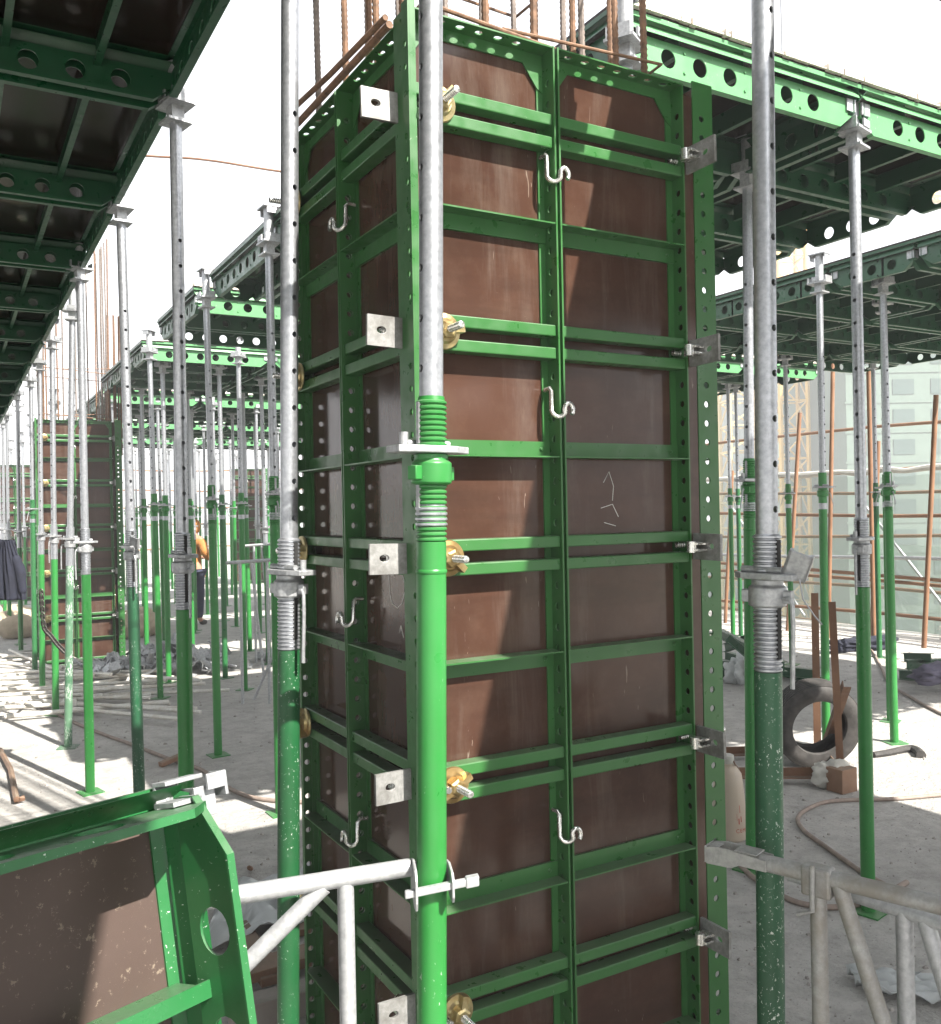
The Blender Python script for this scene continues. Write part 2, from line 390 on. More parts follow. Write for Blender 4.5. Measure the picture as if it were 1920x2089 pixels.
# ------------------------------------------------------------------ column form panels
TOPZ, D1, STEP = 3.002, 2.828, 0.549
LIPS = [(D1 - STEP * .5 - .011, -1), (D1 - STEP * 1.5 - .069, 1), (D1 - STEP * 2.5 - .027, -1), (D1 - STEP * 3.5 - .078, 1), (D1 - STEP * 4.5 - .03, -1)]
DEP = .055
def form_panel(name, origin, rz, w, mid, endlen, strip, hooks=True, hsign=1, hw=.034):
    "local x along the face, y into the column, z up; y = 0 is the outer plane"
    r = empty(name, origin, rz)
    MB().box(0.006, w + strip, DEP, DEP + .018, 0.002, TOPZ - .004).build('plywood_sheet', PLY, r, 0)
    hz = [TOPZ - .085 - .0549 * k for k in range(53)]
    def skip(z): return any(D1 - STEP * k - .10 < z < D1 - STEP * k + .012 for k in range(6)) or any(abs(z - l) < .0 for l, _ in LIPS)
    hz = [z for z in hz if z > .03 and not skip(z)]
    # end stile on the corner side: a deeper holed plate with a joggle
    b = MB(); b.holed(lambda p: Vector((0 - p.z, p.y, p.x)), 0, TOPZ + .018, 0, hw, -.005, [(z, hw * .56, .0085 if hw < .05 else .0095, .0085 if hw < .05 else .0095) for z in hz[::-1]])
    if hw < .05: b.box(0.003, .008, .034, endlen, 0, TOPZ + .004)
    b.box(.008, .026, .050, .0545, 0, TOPZ - .02)
    b.box(0.0052, .020, 0.0, .004, 0, TOPZ + .018)
    b.build('end_stile', GREEN, r, 0)
    b = MB(); b.holed(lambda p: Vector((w - .005 + p.z, p.y, p.x)), 0, TOPZ, .002, DEP, .005, [(z, .026, .0095, .0095) for z in hz[::-1]])
    b.box(w - .025, w - .005, .050, .0545, 0, TOPZ - .01)
    b.build('end_stile', GREEN, r, 0)
    for s_ in (-1, 1):
        x0 = mid - .0095 if s_ < 0 else mid + .0045
        b = MB(); b.holed(lambda p: Vector((x0 + p.z, p.y, p.x)), 0, TOPZ - .0, -.001, DEP, .005, [(z, .028, .0095, .0095) for z in hz[::-1]])
        b.box(*((mid - .029, mid - .0095) if s_ < 0 else (mid + .0095, mid + .029)), .050, .0545, 0, TOPZ - .01)
        b.build('centre_stile', GREEN, r, 0)
    # horizontal members between the stiles
    spans = [(.0085, mid - .0105), (mid + .0105, w - .0055)]
    for k in range(6):
        zt = D1 - STEP * k
        for x0, x1 in spans:
            for zz in (zt, zt - .059):
                z0 = max(zz - .0295, .006)
                b = MB(); b.box(x0, x1, .007, .0495, z0, zz)
                b.build('double_rail', GREEN, r, 0, bevel=.003)
    for zl, sg in LIPS:
        for x0, x1 in spans:
            b = MB(); b.box(x0, x1, .001, .0545, zl - .002, zl + .002)
            z0, z1 = (zl + .002, zl + .042) if sg > 0 else (zl - .042, zl - .002)
            b.box(x0, x1, .046, .0545, z0, z1)
            xb = x1 - .028; b.lathe([(.005, 0), (.005, .003), (.0025, .005)], 10, lambda p: Vector((xb + p.x, .046 - p.z, (z0 + z1) / 2 + p.y)))
            b.build('stiffener', GREEN, r, 0)
    for x0, x1 in spans:
        L = x1 - x0
        n = int(L / .055); hs = [(x0 + L / 2 + (i - (n - 1) / 2) * .055, .026, .0125, .009) for i in range(n) if .04 < L / 2 + (i - (n - 1) / 2) * .055 < L - .04]
        b = MB(); b.holed(lambda p: Vector((p.x, p.y, TOPZ - .004 + p.z)), x0, x1, .001, .0545, .004, hs)
        b.box(x0, x1, .049, .0545, TOPZ - .034, TOPZ - .0045)
        b.build('top_rail', GREEN, r, 0)
        b = MB()
        for xx, sg in ((x0, 1), (x1, -1)):
            b.prism([(xx, TOPZ - .035), (xx + sg * .062, TOPZ - .035), (xx + sg * .018, TOPZ - .095), (xx, TOPZ - .105)], .047, .051)
        b.build('corner_gusset', GREEN, r, 0)
    b = MB()
    for zz, _ in LIPS[:]:
        if strip: b.lathe([(.006, 0), (.006, .0015), (.003, .0035)], 10, lambda p: Vector((w + .012 + p.x, DEP - p.z, zz + p.y)))
    if b.v: b.build('screw_head', CHROME, r)
    if hooks:
        for zz in hooks:
            hr = rnd.uniform(-.004, .004)
            pts = [(mid - .024, .044, zz + .058), (mid - .024, .022, zz + .060), (mid - .025, .014, zz + .052), (mid - .026, .012, zz + .0)]
            for k in range(1, 9):
                a = PI * .86 * k / 8; pts.append((mid - .0125 - .0135 * math.cos(a), .012 - .024 * k / 8, zz - .016 * math.sin(a)))
            for k in range(1, 13):
                a = PI * 1.3 * k / 12; pts.append((mid + .010 - .0115 * math.cos(a), -.012 + hr - .0005 * k, zz + .016 * math.sin(a) + .003))
            pts = [(mid + (p_[0] - mid) * hsign, p_[1], p_[2]) for p_ in pts]
            MB().path(pts, .0060, 10).build('hook', CHROME, r)
    return r
FX, FY = .966, 1.940
BACK = 1.945
fp = form_panel('column_form_panel', (FX, FY, 0), 0, .871, .428, .085, .034, [2.665, 2.055, .95])
tag(fp, 'sunlit front panel of the near green steel column form with glossy brown plywood', 'formwork panel', 'panels of the near column form')
lp_ = form_panel('column_form_panel', (FX + .012, FY + .902, 0), -PI / 2, .817, .410, .085, .03, [2.617, 1.497, .873], -1)
tag(lp_, 'shaded left panel of the near green column form, seen at a steep slant', 'formwork panel', 'panels of the near column form')
rp_ = form_panel('column_form_panel', (FX + .984, FY + .004, 0), PI / 2, .83, .41, .076, .03, False, hw=.076)
tag(rp_, 'right panel of the near column form showing only its holed green end plate and brown strip', 'formwork panel', 'panels of the near column form')
bp_ = form_panel('column_form_panel', (FX + .984 - .05, FY + .985, 0), PI, .86, .42, .085, .03, False)
tag(bp_, 'back panel of the near column form hidden behind the front one under the rebar', 'formwork panel', 'panels of the near column form')
# brown closing strip beside the front panel
b = MB(); b.box(FX + .8735, FX + .9065, FY + .006, FY + .026, 0, TOPZ - .03)
st = b.build('plywood_strip', PLY, None, 0); tag(st, 'narrow dark brown plywood strip between the front panel and the holed right end plate', 'strip')

# far column forms: linked copies of the four panels
def far_form(dx, dy, which, names, group):
    for s_, lb in zip(which, names):
        c = copy_tree(s_); c.location = s_.location + Vector((dx, dy, 0)); tag(c, lb, 'formwork panel', group)
far_form(-.04, 10.17, [fp, rp_, lp_, bp_], ['front panel of the distant column form behind the left row of props, brown plywood in sun',
    'right end panel of the distant left column form with a holed sunlit plate', 'left side panel of the distant left column form, turned away',
    'back panel of the distant left column form below its tall rebar'], 'panels of the distant left column form')
far_form(-.1, 20.4, [fp, rp_], ['front panel of the farthest column form at the left edge of the photo', 'right end panel of the farthest column form at the left edge'], 'panels of the farthest left column form')
far_form(5.4, 21.6, [fp, rp_], ['front panel of the far column form seen between props left of the near column', 'right end panel of the far column form left of the near column'], 'panels of the far middle column form')

# corner clamps ------------------------------------------------------
def corner_clamp():
    "local frame of the panel end: x along the face outward past the end, y into the column"
    r = empty('corner_clamp')
    b = MB(); b.holed(lambda p: Vector((p.z, p.x, p.y)), -.105, .018, -.037, .037, .009, [(-.067, .002, .0125, .0085)])
    b.build('bracket_plate', ALU, r, 0, bevel=.0025)
    b = MB()
    for zz in (-.012, .006): b.box(-.034, .0, -.052, -.012, zz, zz + .007)
    b.lathe([(.014, -.016), (.014, .016)], 16, lambda p: Vector((-.036 + p.x, -.030 + p.y, p.z)))
    b.build('link', CHROME, r, 30, bevel=.001)
    b = MB(); prof = []
    z = 0
    for k in range(22): prof += [(.0072, z), (.0088, z + .002), (.0088, z + .004), (.0072, z + .006)]; z += .0075
    b.lathe(prof, 12, lambda p: Vector((p.z - .04, .030 + p.x, p.y + .004)))
    b.build('tie_rod', CHROME, r)
    return r
def wing_nut_bm(f):
    b = MB()
    b.lathe([(.044, 0), (.045, .003), (.043, .008), (.032, .011), (.027, .018)], 28, f)
    b.lathe([(.021, .012), (.023, .020), (.022, .034), (.016, .038)], 6, f)
    for a in (0, PI):
        b.box(.010, .046, -.008, .008, .014, .036, lambda p: f(Vector((p.x * math.cos(a) - p.y * math.sin(a), p.x * math.sin(a) + p.y * math.cos(a), p.z - .25 * max(0, p.x - .02)))))
    return b
def rod_bm(f, z0=0.0, z1=.085):
    b = MB(); prof = []; z = z0
    while z < z1: prof += [(.0075, z), (.0092, z + .002), (.0092, z + .0035), (.0075, z + .0055)]; z += .0065
    prof.append((.004, z)); return b.lathe(prof, 12, f)
cc0 = corner_clamp(); first = True
LV = ['top', 'second highest', 'middle', 'second lowest', 'lowest']
for k in range(5):
    zc = D1 - STEP * k - .044
    # right end of the front panel
    c = cc0 if first else copy_tree(cc0); first = False
    c.location = (FX + .871 + .008, FY, zc); c.rotation_euler = (rnd.uniform(-.03, .03), rnd.uniform(-.03, .03), rnd.uniform(-.06, .06)); tag(c, 'cast aluminium bracket gripping the right edge of the column form, %s of five' % LV[k], 'clamp', 'clamps on the right edge of the near column form')
    c = copy_tree(cc0); c.location = (FX + .012, FY + .085 - .0095, zc); c.rotation_euler = (rnd.uniform(-.02, .02), rnd.uniform(-.03, .03), -PI / 2 + rnd.uniform(-.06, .06))
    tag(c, 'slotted aluminium plate on the near left corner of the column form, %s of five' % LV[k], 'clamp', 'slotted plates on the near corner of the column form')
    # yellow wing nuts: front, and far end of left face
    t = empty('wing_nut', (FX + .082, FY + .006, zc))
    f = lambda p: Vector((p.x, -p.z, p.y))
    wa = [.9, .1, -.7, .5, 1.3][k]
    fr = lambda p: f(Matrix.Rotation(wa, 3, 'Z') @ p)
    wing_nut_bm(fr).build('nut_body', YZINC, t, 30); rod_bm(f, .03, .095).build('tie_rod', CHROME, t, 30)
    tag(t, 'yellow zinc wing nut behind the front green prop, %s on the front face' % LV[k], 'wing nut', 'wing nuts on the front face of the column form')
    t = empty('wing_nut', (FX + .012, FY + .84, zc))
    f2 = lambda p: Vector((-p.z, p.x, p.y)); fr2 = lambda p: f2(Matrix.Rotation(wa + .6, 3, 'Z') @ p)
    wing_nut_bm(fr2).build('nut_body', YZINC, t, 30); rod_bm(f2, .03, .085).build('tie_rod', CHROME, t, 30)
    tag(t, 'yellow zinc wing nut at the far edge of the shaded left face, %s' % LV[k], 'wing nut', 'wing nuts on the left face of the column form')
# the same fittings on the distant column form
for k in range(5):
    zc = D1 - STEP * k - .044
    c = copy_tree(cc0); c.location = (FX - .04 + .879, FY + 10.17, zc); tag(c, 'tiny bracket on the right edge of the distant left column form, %s of five' % LV[k], 'clamp', 'clamps of the distant column form')
    t = empty('wing_nut', (FX - .04 + .1, FY + 10.176, zc)); wing_nut_bm(lambda p: Vector((p.x, -p.z, p.y))).build('nut_body', YZINC, t, 30)
    tag(t, 'tiny wing nut on the left edge of the distant column form, %s of five' % LV[k], 'wing nut', 'wing nuts of the distant column form')

# ------------------------------------------------------------------ rebar cages
def rebar_mesh(L, r=.011, n=8, mat_=None):
    b = MB(); prof = []; z = 0.0
    while z < L: prof += [(r * .88, z), (r * 1.12, z + .006)]; z += .018
    prof.append((r * .9, L)); b.lathe(prof, n)
    return b.mesh('rebar', mat_ or REBAR_M)
RB = [rebar_mesh(2.9, .0100, 8, REBAR_M), rebar_mesh(2.9, .0105, 8, REBAR_G), rebar_mesh(2.9, .009, 8, REBAR_M)]
def cage(ox, oy, label, zb=2.4, zt=0, dense=True, ring=True):
    r = empty('rebar_cage', (ox, oy, 0)); tag(r, label, 'rebar cage')
    x0, x1, y0, y1 = .13, .86, .13, .86
    pos = []
    for i in range(6):
        t_ = i / 5; x = x0 + (x1 - x0) * t_; y = y0 + (y1 - y0) * t_
        pos += [(x, y0), (x, y1)]
        if 0 < i < 5: pos += [(x0, y), (x1, y)]
    for i, (x, y) in enumerate(pos):
        m = RB[i % 2] if rnd.random() > .15 else RB[2]
        o = bpy.data.objects.new('bar', m); COL.objects.link(o); o.parent = r
        o.location = (x + rnd.uniform(-.02, .02), y + rnd.uniform(-.02, .02), zb); o.rotation_euler = (rnd.uniform(-.012, .012), rnd.uniform(-.012, .012), rnd.uniform(0, 6))
    if ring:
        for zz in (TOPZ + .05, TOPZ + .62):
            b = MB(); e = .03
            b.path([(x0 - e, y0 - e, zz + .03), (x1 + e, y0 - e, zz - .02), (x1 + e, y1 + e, zz), (x0 - e, y1 + e, zz + .03), (x0 - e, y0 - e, zz + .034)], .006, 8)
            b.path([(x0 + .2, y0 - e, zz + .02), (x1 + .02, y0 - e, zz + .05), (x1 + e, y0 + .3, zz + .03)], .005, 8)
            b.build('tie_ring', REBAR_M, r, 30)
    return r
cage(FX, FY, 'tall ribbed rusty rebar rising out of the near column form')
cage(FX - .04, FY + 10.17, 'tall thin rebar rising above the distant left column form')
# a handful of extra loose bars leaning on the far cage
t = empty('rebar_bundle', (FX + .7, FY + 10.4, 0)); tag(t, 'bundle of orange rusty bars tied beside the distant rebar cage', 'rebar bundle')
for i in range(7):
    o = bpy.data.objects.new('bar', RB[0]); COL.objects.link(o); o.parent = t; o.location = (.12 + .03 * i, .1 + .02 * (i % 3), 2.6); o.rotation_euler = (rnd.uniform(-.01, .01), rnd.uniform(-.015, .015), 0)
    o.scale = (1, 1, .62)
# loose mortar-soiled stirrup lying on the top edge of the left face
b = MB(); 
b.path([(FX - .01, FY + .10, TOPZ + .015), (FX - .02, FY + .45, TOPZ + .02), (FX - .03, FY + .75, TOPZ + .035)], .008, 8)
b.path([(FX + .01, FY + .12, TOPZ + .012), (FX + .0, FY + .78, TOPZ + .012)], .010, 8)
tag(b.build('tie_bar', REBAR_M, None), 'rusty bars lying along the top edge of the left column face', 'bar')

# ------------------------------------------------------------------ props
def tube_holes(b, r, z0, z1, holes, t=.003, n=16, arc=.52):
    "hollow tube with two opposite rows of round holes"
    def f(off): return lambda p: Vector(((r - p.z) * math.cos(p.y / r + off), (r - p.z) * math.sin(p.y / r + off), p.x))
    for off in (0, PI): b.holed(f(off), z0, z1, -arc * r, arc * r, t, [(z, 0, .0078, .0078) for z in holes], n, ends=False, curved=True)
    seg = 14
    for off in (0, PI):
        for i in range(seg):
            a0 = off + arc + (PI - 2 * arc) * i / seg; a1 = off + arc + (PI - 2 * arc) * (i + 1) / seg
            q = lambda a, z: (r * math.cos(a), r * math.sin(a), z)
            b.face([q(a0, z0), q(a1, z0), q(a1, z1), q(a0, z1)])
    b.lathe([(r - .003, z0), (r - .003, z0 + .001)], 24)
    return b
def threads(b, r, z0, z1, pitch=.0105):
    prof = [(r - .004, z0)]; z = z0
    while z < z1 - pitch:
        prof += [(r - .0028, z), (r + .0012, z + pitch * .28), (r + .0012, z + pitch * .62), (r - .0028, z + pitch * .9)]; z += pitch
    prof.append((r - .004, z1)); return b.lathe(prof, 24)
RO, RI = .0300, .0241
def build_prop(kind, low=False, green=None, T=3.645, handle=True):
    "kind A: galvanised thread low; kind B: green thread high"
    r = empty('steel_prop')
    green = green or GREEN_TUBE
    if kind == 'A': zt, zc, za = 1.43, 1.635, 1.735
    else: zt, zc, za = 1.74, 1.915, 2.03
    n = 16 if low else 28
    b = MB(); b.lathe([(RO, .006), (RO, zt)], n); b.build('outer_tube', green, r)
    b = MB(); b.box(-.07, .07, -.07, .07, 0, .007); b.build('base_plate', green, r, 0)
    b = MB()
    if low: b.lathe([(RO + .0005, zt), (RO + .0005, za)], n)
    else: threads(b, RO, zt, za)
    th = b.build('threaded_sleeve', (GALV if kind == 'A' else green), r)
    if kind == 'B':
        b = MB()
        if low: b.lathe([(RO + .0016, zt + .02), (RO + .0016, zt + .065)], n)
        else: threads(b, RO + .0012, zt + .03, zt + .078)
        b.build('bare_thread_band', GALV, th)
    if not low:   # slot beside the thread, a solid strip blackened on kind A for inner shade
        for z0_, z1_ in ((zc + .02, za - .012), (zt + .03 if kind == 'A' else zc - .12, zc - .055)):
            MB().box(RO - .004, RO + .0016, -.006, .006, z0_, z1_).build('slot', BLACK if kind == 'A' else CAST, th, 0)
    if kind == 'B' and not low:
        b = MB(); b.lathe([(RO, zt - .065), (RO + .0018, zt - .062), (RO + .0018, zt - .058), (RO, zt - .055)], n, caps=False); b.build('weld_seam', green, r)
    # inner tube
    top = 3.36
    b = MB()
    if low: b.lathe([(RI, za - .02), (RI, top)], 12)
    else: tube_holes(b, RI, za - .02, top, [za + .055 + .1 * k for k in range(int((2.98 - za) / .1))])
    nf = len(b.f)
    if low:
        for s_ in (0, PI):
            for k in range(int((2.98 - za) / .1)):
                zz = za + .055 + .1 * k
                b.lathe([(.0078, 0), (.0078, .0012)], 6, lambda p: Vector(((RI - .0005 + p.z) * math.cos(s_), (RI - .0005 + p.z) * math.sin(s_) + p.x, zz + p.y)))  # black disc paints the shade inside a pin hole
    inn = b.build('inner_tube', GALV, r)
    if not low:   # true round shading on the tube wall, whatever its facets
        me = inn.data; ns = []
        for p in me.polygons:
            rad = Vector((p.center.x, p.center.y, 0))
            wall = all(abs(math.hypot(me.vertices[v].co.x, me.vertices[v].co.y) - RI) < 2e-4 for v in p.vertices) and abs(p.normal.z) < .3 and rad.length > .018
            for li in p.loop_indices:
                c_ = me.vertices[me.loops[li].vertex_index].co
                ns.append(Vector((c_.x, c_.y, 0)).normalized() if wall else p.normal.copy())
        me.normals_split_custom_set(ns)
    if low:
        inn.data.materials.append(BLACK)
        for q in inn.data.polygons[nf:]: q.material_index = 1
    # collar: cast nut below, plate with ears above
    g = CAST if kind == 'A' else green
    b = MB(); b.lathe([(RO + .003, zc - .062), (RO + .011, zc - .058), (RO + .011, zc - .018), (RO + .004, zc - .012), (RO + .004, zc)], n)
    if not low:
        for a in (0.3, PI + .3):
            ca, sa = math.cos(a), math.sin(a)
            b.box(RO + .006, RO + .026, -.012, .012, zc - .052, zc - .024, lambda p: Vector((p.x * ca - p.y * sa, p.x * sa + p.y * ca, p.z)))
    b.build('collar_nut', g, r, 35, bevel=0 if low else .002)
    b = MB(); pts = [(-.074, -.020), (-.040, -.043), (.044, -.043), (.086, -.030), (.086, .026), (.040, .043), (-.036, .043), (-.074, .024)]
    b.prism(pts, 0, .014, lambda p: Vector((p.x, p.z, zc + .001 + p.y)))
    cp = b.build('collar_plate', CAST, r, 0, bevel=0 if low else .002)
    b = MB(); b.tube((-.052, -.02, zc + .022), (.056, -.02, zc + .022), .0075, 10)
    if not low: b.tube((.062, .0, zc + .012), (.062, .0, zc + .042), .009, 10)
    b.build('pin', CAST, cp)
    # hanging handle
    b = MB(); hx = RO + .034
    if kind == 'A': b.path([(RO + .004, 0, zc - .042), (hx - .006, 0, zc - .040), (hx, 0, zc - .052), (hx + .002, 0, zc - .10), (hx - .001, 0, zc - .235)], .0052, 8)
    else: b.path([(RO + .004, 0, zc - .040), (hx - .006, 0, zc - .036), (hx, 0, zc - .05), (hx + .022, 0, zc - .13)], .004, 8)
    if handle: b.build('handle', CAST, r)
    # drop head
    h = MB(); h.box(-.05, .05, -.05, .05, top - .004, top + .006)
    h.box(-.026, .026, -.026, .026, top + .006, 3.425); h.box(-.07, .07, -.055, .055, 3.425, 3.437)
    for s_ in (-1, 1):
        h.box(s_ * .07 - .004, s_ * .07 + .004, -.045, .045, 3.425, 3.475); h.box(-.03, .03, s_ * .055 - .004, s_ * .055 + .004, 3.437, 3.47)
    h.lathe([(.029, 3.437), (.029, T - .008)], 14); h.box(-.065, .065, -.05, .05, T - .008, T)
    for s_ in (-1, 1): h.box(s_ * .058 - .003, s_ * .058 + .003, -.03, .03, T - .045, T - .008)
    hd = h.build('drop_head', CAST, r, 30)
    return r
PA = build_prop('A'); PB = build_prop('B'); PBF = build_prop('B', handle=False); PAF = build_prop('A', green=GREEN_SHADED)
PAD = build_prop('A', False, GREEN_DARK); PAP = build_prop('A', True, GREEN_PALE)
LA = build_prop('A', True); LB_ = build_prop('B', True); LBD = build_prop('B', True, GREEN_WORN)
used = set()
def facing(p, deg):
    "rotation that turns the pin holes toward the camera side, offset by deg to the right"
    return math.atan2(-p.y, -p.x) + math.radians(deg)
def prop(src, X, Y, label, group, lean=(0, 0), rz=0., world=False, z=0, face=None):
    o = src if src.name not in used else copy_tree(src); used.add(src.name)
    o.location = Vector((X, Y, z)) if world else cam(X, Y, z)
    if face is not None: rz = facing(o.location, face)
    lv = XH * lean[0] + YH * lean[1]
    o.rotation_euler = (Matrix.Rotation(math.atan(lv.x), 3, 'Y') @ Matrix.Rotation(-math.atan(lv.y), 3, 'X') @ Matrix.Rotation(rz, 3, 'Z')).to_euler()
    tag(o, label, 'prop', group); return o
GL, GR_, GF = 'props in the left row', 'props under the right ceiling', 'props in the far field'
prop(PBF, -.112, 1.83, 'bright green prop standing in front of the near corner of the column form', 'near props', (.0186, 0), face=-62)
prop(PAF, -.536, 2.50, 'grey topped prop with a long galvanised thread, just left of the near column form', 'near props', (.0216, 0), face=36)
p_ = prop(PAD, .640, 2.03, 'thick dark scuffed green prop right of the near column form', 'near props', (.0107, 0), face=52)
b = MB(); b.box(-.026, .026, -.004, .004, -.030, .030); b.box(-.026, -.018, -.004, .018, -.030, .030); b.box(.018, .026, -.004, .018, -.030, .030)
lt = b.build('latch_plate', CAST, p_, 0, bevel=.0015); lt.location = (.086, -.012, 1.668); lt.rotation_euler = (.25, .35, .5)
b = MB(); b.path([(.09, -.01, 1.64), (.105, -.02, 1.60), (.13, -.015, 1.565), (.15, -.02, 1.55)], .0018, 6); b.build('latch_wire', CAST, p_)
for k in range(13):
    V = 3.72 + 1.365 * k
    src = [PA, PAD, PA, PAP, LA, LA, LBD][k] if k < 7 else LA
    ln = [(.004, 0), (-.012, 0), (0, 0), (.03, 0), (.01, 0), (.012, 0)][k] if k < 6 else (rnd.uniform(-.012, .012), 0)
    c_ = Vector((.83, V, 0)); 
    pr = prop(src, .83 + (-.028, .03, -.05, -.04, 0, 0)[k] if k < 6 else .83 + rnd.uniform(-.05, .05), V, '%s prop along the edge of the left ceiling, %s tube' % (ORD[k], 'pale scuffed green' if src is PAP else 'dark green' if src is PAD else 'bright green'), GL, ln, rnd.uniform(0, 6), True, face=[24, 16, -70][k] if k < 3 else None)
# right ceiling props, positions measured from their feet
RP = [(PB, .579, 3.22, 0, 0, .5, 'prop head behind the rebar holding the first corner of the right ceiling'),
 (PA, 1.72, 4.02, .0, 0, -.9, 'prop with galvanised thread at the front edge of the right ceiling, over the hose'),
 (PB, 1.355, 4.50, .012, 0, 2.6, 'leaning green prop just left of the dark scuffed prop on the right'),
 (LB_, 2.60, 6.75, .004, 0, .2, 'bright green prop behind the old tyre, right side'),
 (PB, 3.14, 6.83, -.006, 0, .4, 'bright green prop with a visible square base plate beside the dark rubber strip'),
 (LB_, 3.42, 7.5, .0, 0, 2, 'dark prop half hidden close behind the one with the square base plate'),
 (LB_, 3.48, 12.2, -.002, 0, 0, 'thin distant prop nearest to the right edge of the column form'),
 (LBD, 3.70, 12.6, -.002, 0, 1, 'thin distant prop just behind the leaning green prop on the right'),
 (LB_, 3.58, 10.25, -.004, 0, 2, 'slim distant prop between the dark scuffed prop and the tyre frame'),
 (LBD, 4.72, 10.6, -.004, 0, 1, 'slim distant prop tied with rope, left of the one with a base plate'),
 (PB, -1.18, 5.49, .0, 0, .3, 'dark green prop directly behind the grey topped prop left of the column form'),
 (PB, -1.93, 6.85, -.006, 0, .6, 'dark green prop with square foot on the shaded floor left of the column form'),
 (LB_, -2.36, 9.4, .0, 0, .8, 'bright green prop behind the trailing hose, left of the near column form'),
 (LB_, -3.11, 9.05, -.012, 0, .8, 'leaning green prop at the right end of the clamp scrap heap'),
 (LB_, -3.31, 9.9, .0, 0, .5, 'green prop just behind the clamp scrap heap, right of the leaning one'),
 (LBD, -2.75, 10.1, .0, 0, .3, 'green prop behind the worker, tied with a galvanised frame'),
 (LB_, -2.5, 12.6, .0, 0, 1.3, 'slim prop nearest to the galvanised frames left of the column form'),
 (LB_, -4.15, 11.6, .0, 0, .3, 'worn green prop on the left of the scrap heap behind the frames'),
 (LB_, -3.72, 12.1, .0, 0, .6, 'slim green prop standing just right of the worker'),
 (LB_, -4.28, 14.0, .0, 0, .6, 'slim green prop standing in front of the worker in orange')]
for n_, (s_, X, Y, lx, ly, rz, lb) in enumerate(RP): prop(s_, X, Y, lb, GR_, (lx, ly), rz, face={1: -24, 2: -30, 3: 60, 4: 35, 10: 20, 11: 20}.get(n_))

# far field props
fk = 0
side = lambda x, y: (x * cY - y * sY) / (x * sY + y * cY)
names_far = []
for j, V in enumerate([9.35, 10.7, 12.05, 13.6, 14.6, 15.7, 16.9, 18.1, 19.3, 20.6, 22.0, 23.4, 25.0, 27.0]):
    for i, U in enumerate([2.0, 2.7, 3.4, 4.1, 4.8, 5.5, 6.2, 6.9, 7.6, 8.6, 9.6, 10.4]):
        sx = side(U, V)
        if not (-.55 < sx < -.19): continue
        if j < 3 and (i < 2 or i % 2): continue
        names_far.append((U, V, i, j))
for (U, V, i, j) in names_far:
    prop(LB_ if (i + j) % 3 else LA, U + rnd.uniform(-.08, .08), V + rnd.uniform(-.12, .12),
         'slim distant prop, %s row back in the far field, %s line right of the aisle' % (ORD[j], ORD[i] if i else 'first'), GF, (rnd.uniform(-.012, .012), 0), rnd.uniform(0, 6), True)
for j, (U, V) in enumerate([(1.35, 14.2), (1.5, 15.9), (1.3, 17.7), (1.45, 19.3), (1.4, 21.4), (1.3, 23.6), (.1, 15.1), (.15, 16.9), (.1, 18.8), (.2, 20.6), (.1, 22.8), (.15, 25.2)]):
    prop(LB_ if j % 2 else LA, U, V, 'thin far prop %s the distant left column line, %s back' % ('right of' if j < 6 else 'left of', ['first', 'second', 'third', 'fourth', 'fifth', 'sixth'][j % 6]), GF, (0, 0), rnd.uniform(0, 6), True)
for j, (U, V) in enumerate([(-.5, 17.2), (.3, 21.6), (-.45, 24), (6.3, 12.2), (7.6, 11.3), (8.9, 12.6)]):
    prop(LB_, U, V, 'slim distant prop %s' % ['left of the aisle beyond the far column form', 'behind the far column form beside its rebar', 'at the very end of the left row', 'behind the column form on the right side', 'far right beyond the ceiling edge', 'far right near the scaffold rail'][j], GF, (0, 0), rnd.uniform(0, 6), True)

# ------------------------------------------------------------------ slab formwork panels (ceilings)
ZB, ZTOP = 3.42, 3.60
def edge_web(L, hole_pitch, nh, chamfer=.11, h=ZTOP - ZB, fl=.030):
    "web along x from 0 to L standing on z 0..h with round holes and chamfered lower corners, flange at the bottom"
    b = MB(); c = chamfer
    hs = [(L / 2 + (i - (nh - 1) / 2) * hole_pitch, h * .48, .040, .040) for i in range(nh)]
    I = .03; hw = .124
    hs = [(a_, .063, .036, .036) for a_, _, _, _ in hs]
    fq = lambda p: Vector((p.x, p.z + I, p.y))
    b.holed(fq, c, L - c, 0, hw, .005, hs, 18, ends=False)
    e_ = .02
    for pl in ([(e_, hw), (e_, hw * .55), (c, 0), (c, hw)], [(L - e_, hw), (L - c, hw), (L - c, 0), (L - e_, hw * .55)]):
        b.prism(pl, I, I + .005)
    b.box(c, L - c, I, I + fl, -.004, 0); b.box(c, L - c, I + fl - .004, I + fl, 0, .012 if fl > .02 else .001)
    for x0, z0, x1, z1 in ((e_, hw * .55, c, 0), (L - c, 0, L - e_, hw * .55)):
        b.box(0, 1, I, I + fl, -.004, 0, lambda p: Vector((x0 + (x1 - x0) * p.x, p.y, z0 + (z1 - z0) * p.x + p.z)))
    # upper part flares outward to the plywood edge
    b.box(0, L, 0, 1, 0, .004, lambda p: Vector((p.x if p.y < .5 else e_ + (L - 2 * e_) * p.x / L, I * (1 - p.y) + .001, h - (h - hw) * p.y - .014 * (1 - p.y) + p.z)))
    b.box(0.0, L, .0, .004, h - .014, h + .004); b.box(.006, L - .006, .004, I + .02, h, h + .004)
    for k in range(nh - 1):
        xx = L / 2 + (k + .5 - (nh - 1) / 2) * hole_pitch
        if k % 2 == 0:
            for zz in (.025, .10): b.lathe([(.007, 0), (.005, .005)], 8, lambda p: Vector((xx + p.x, I - p.z, zz + p.y)))
    return b
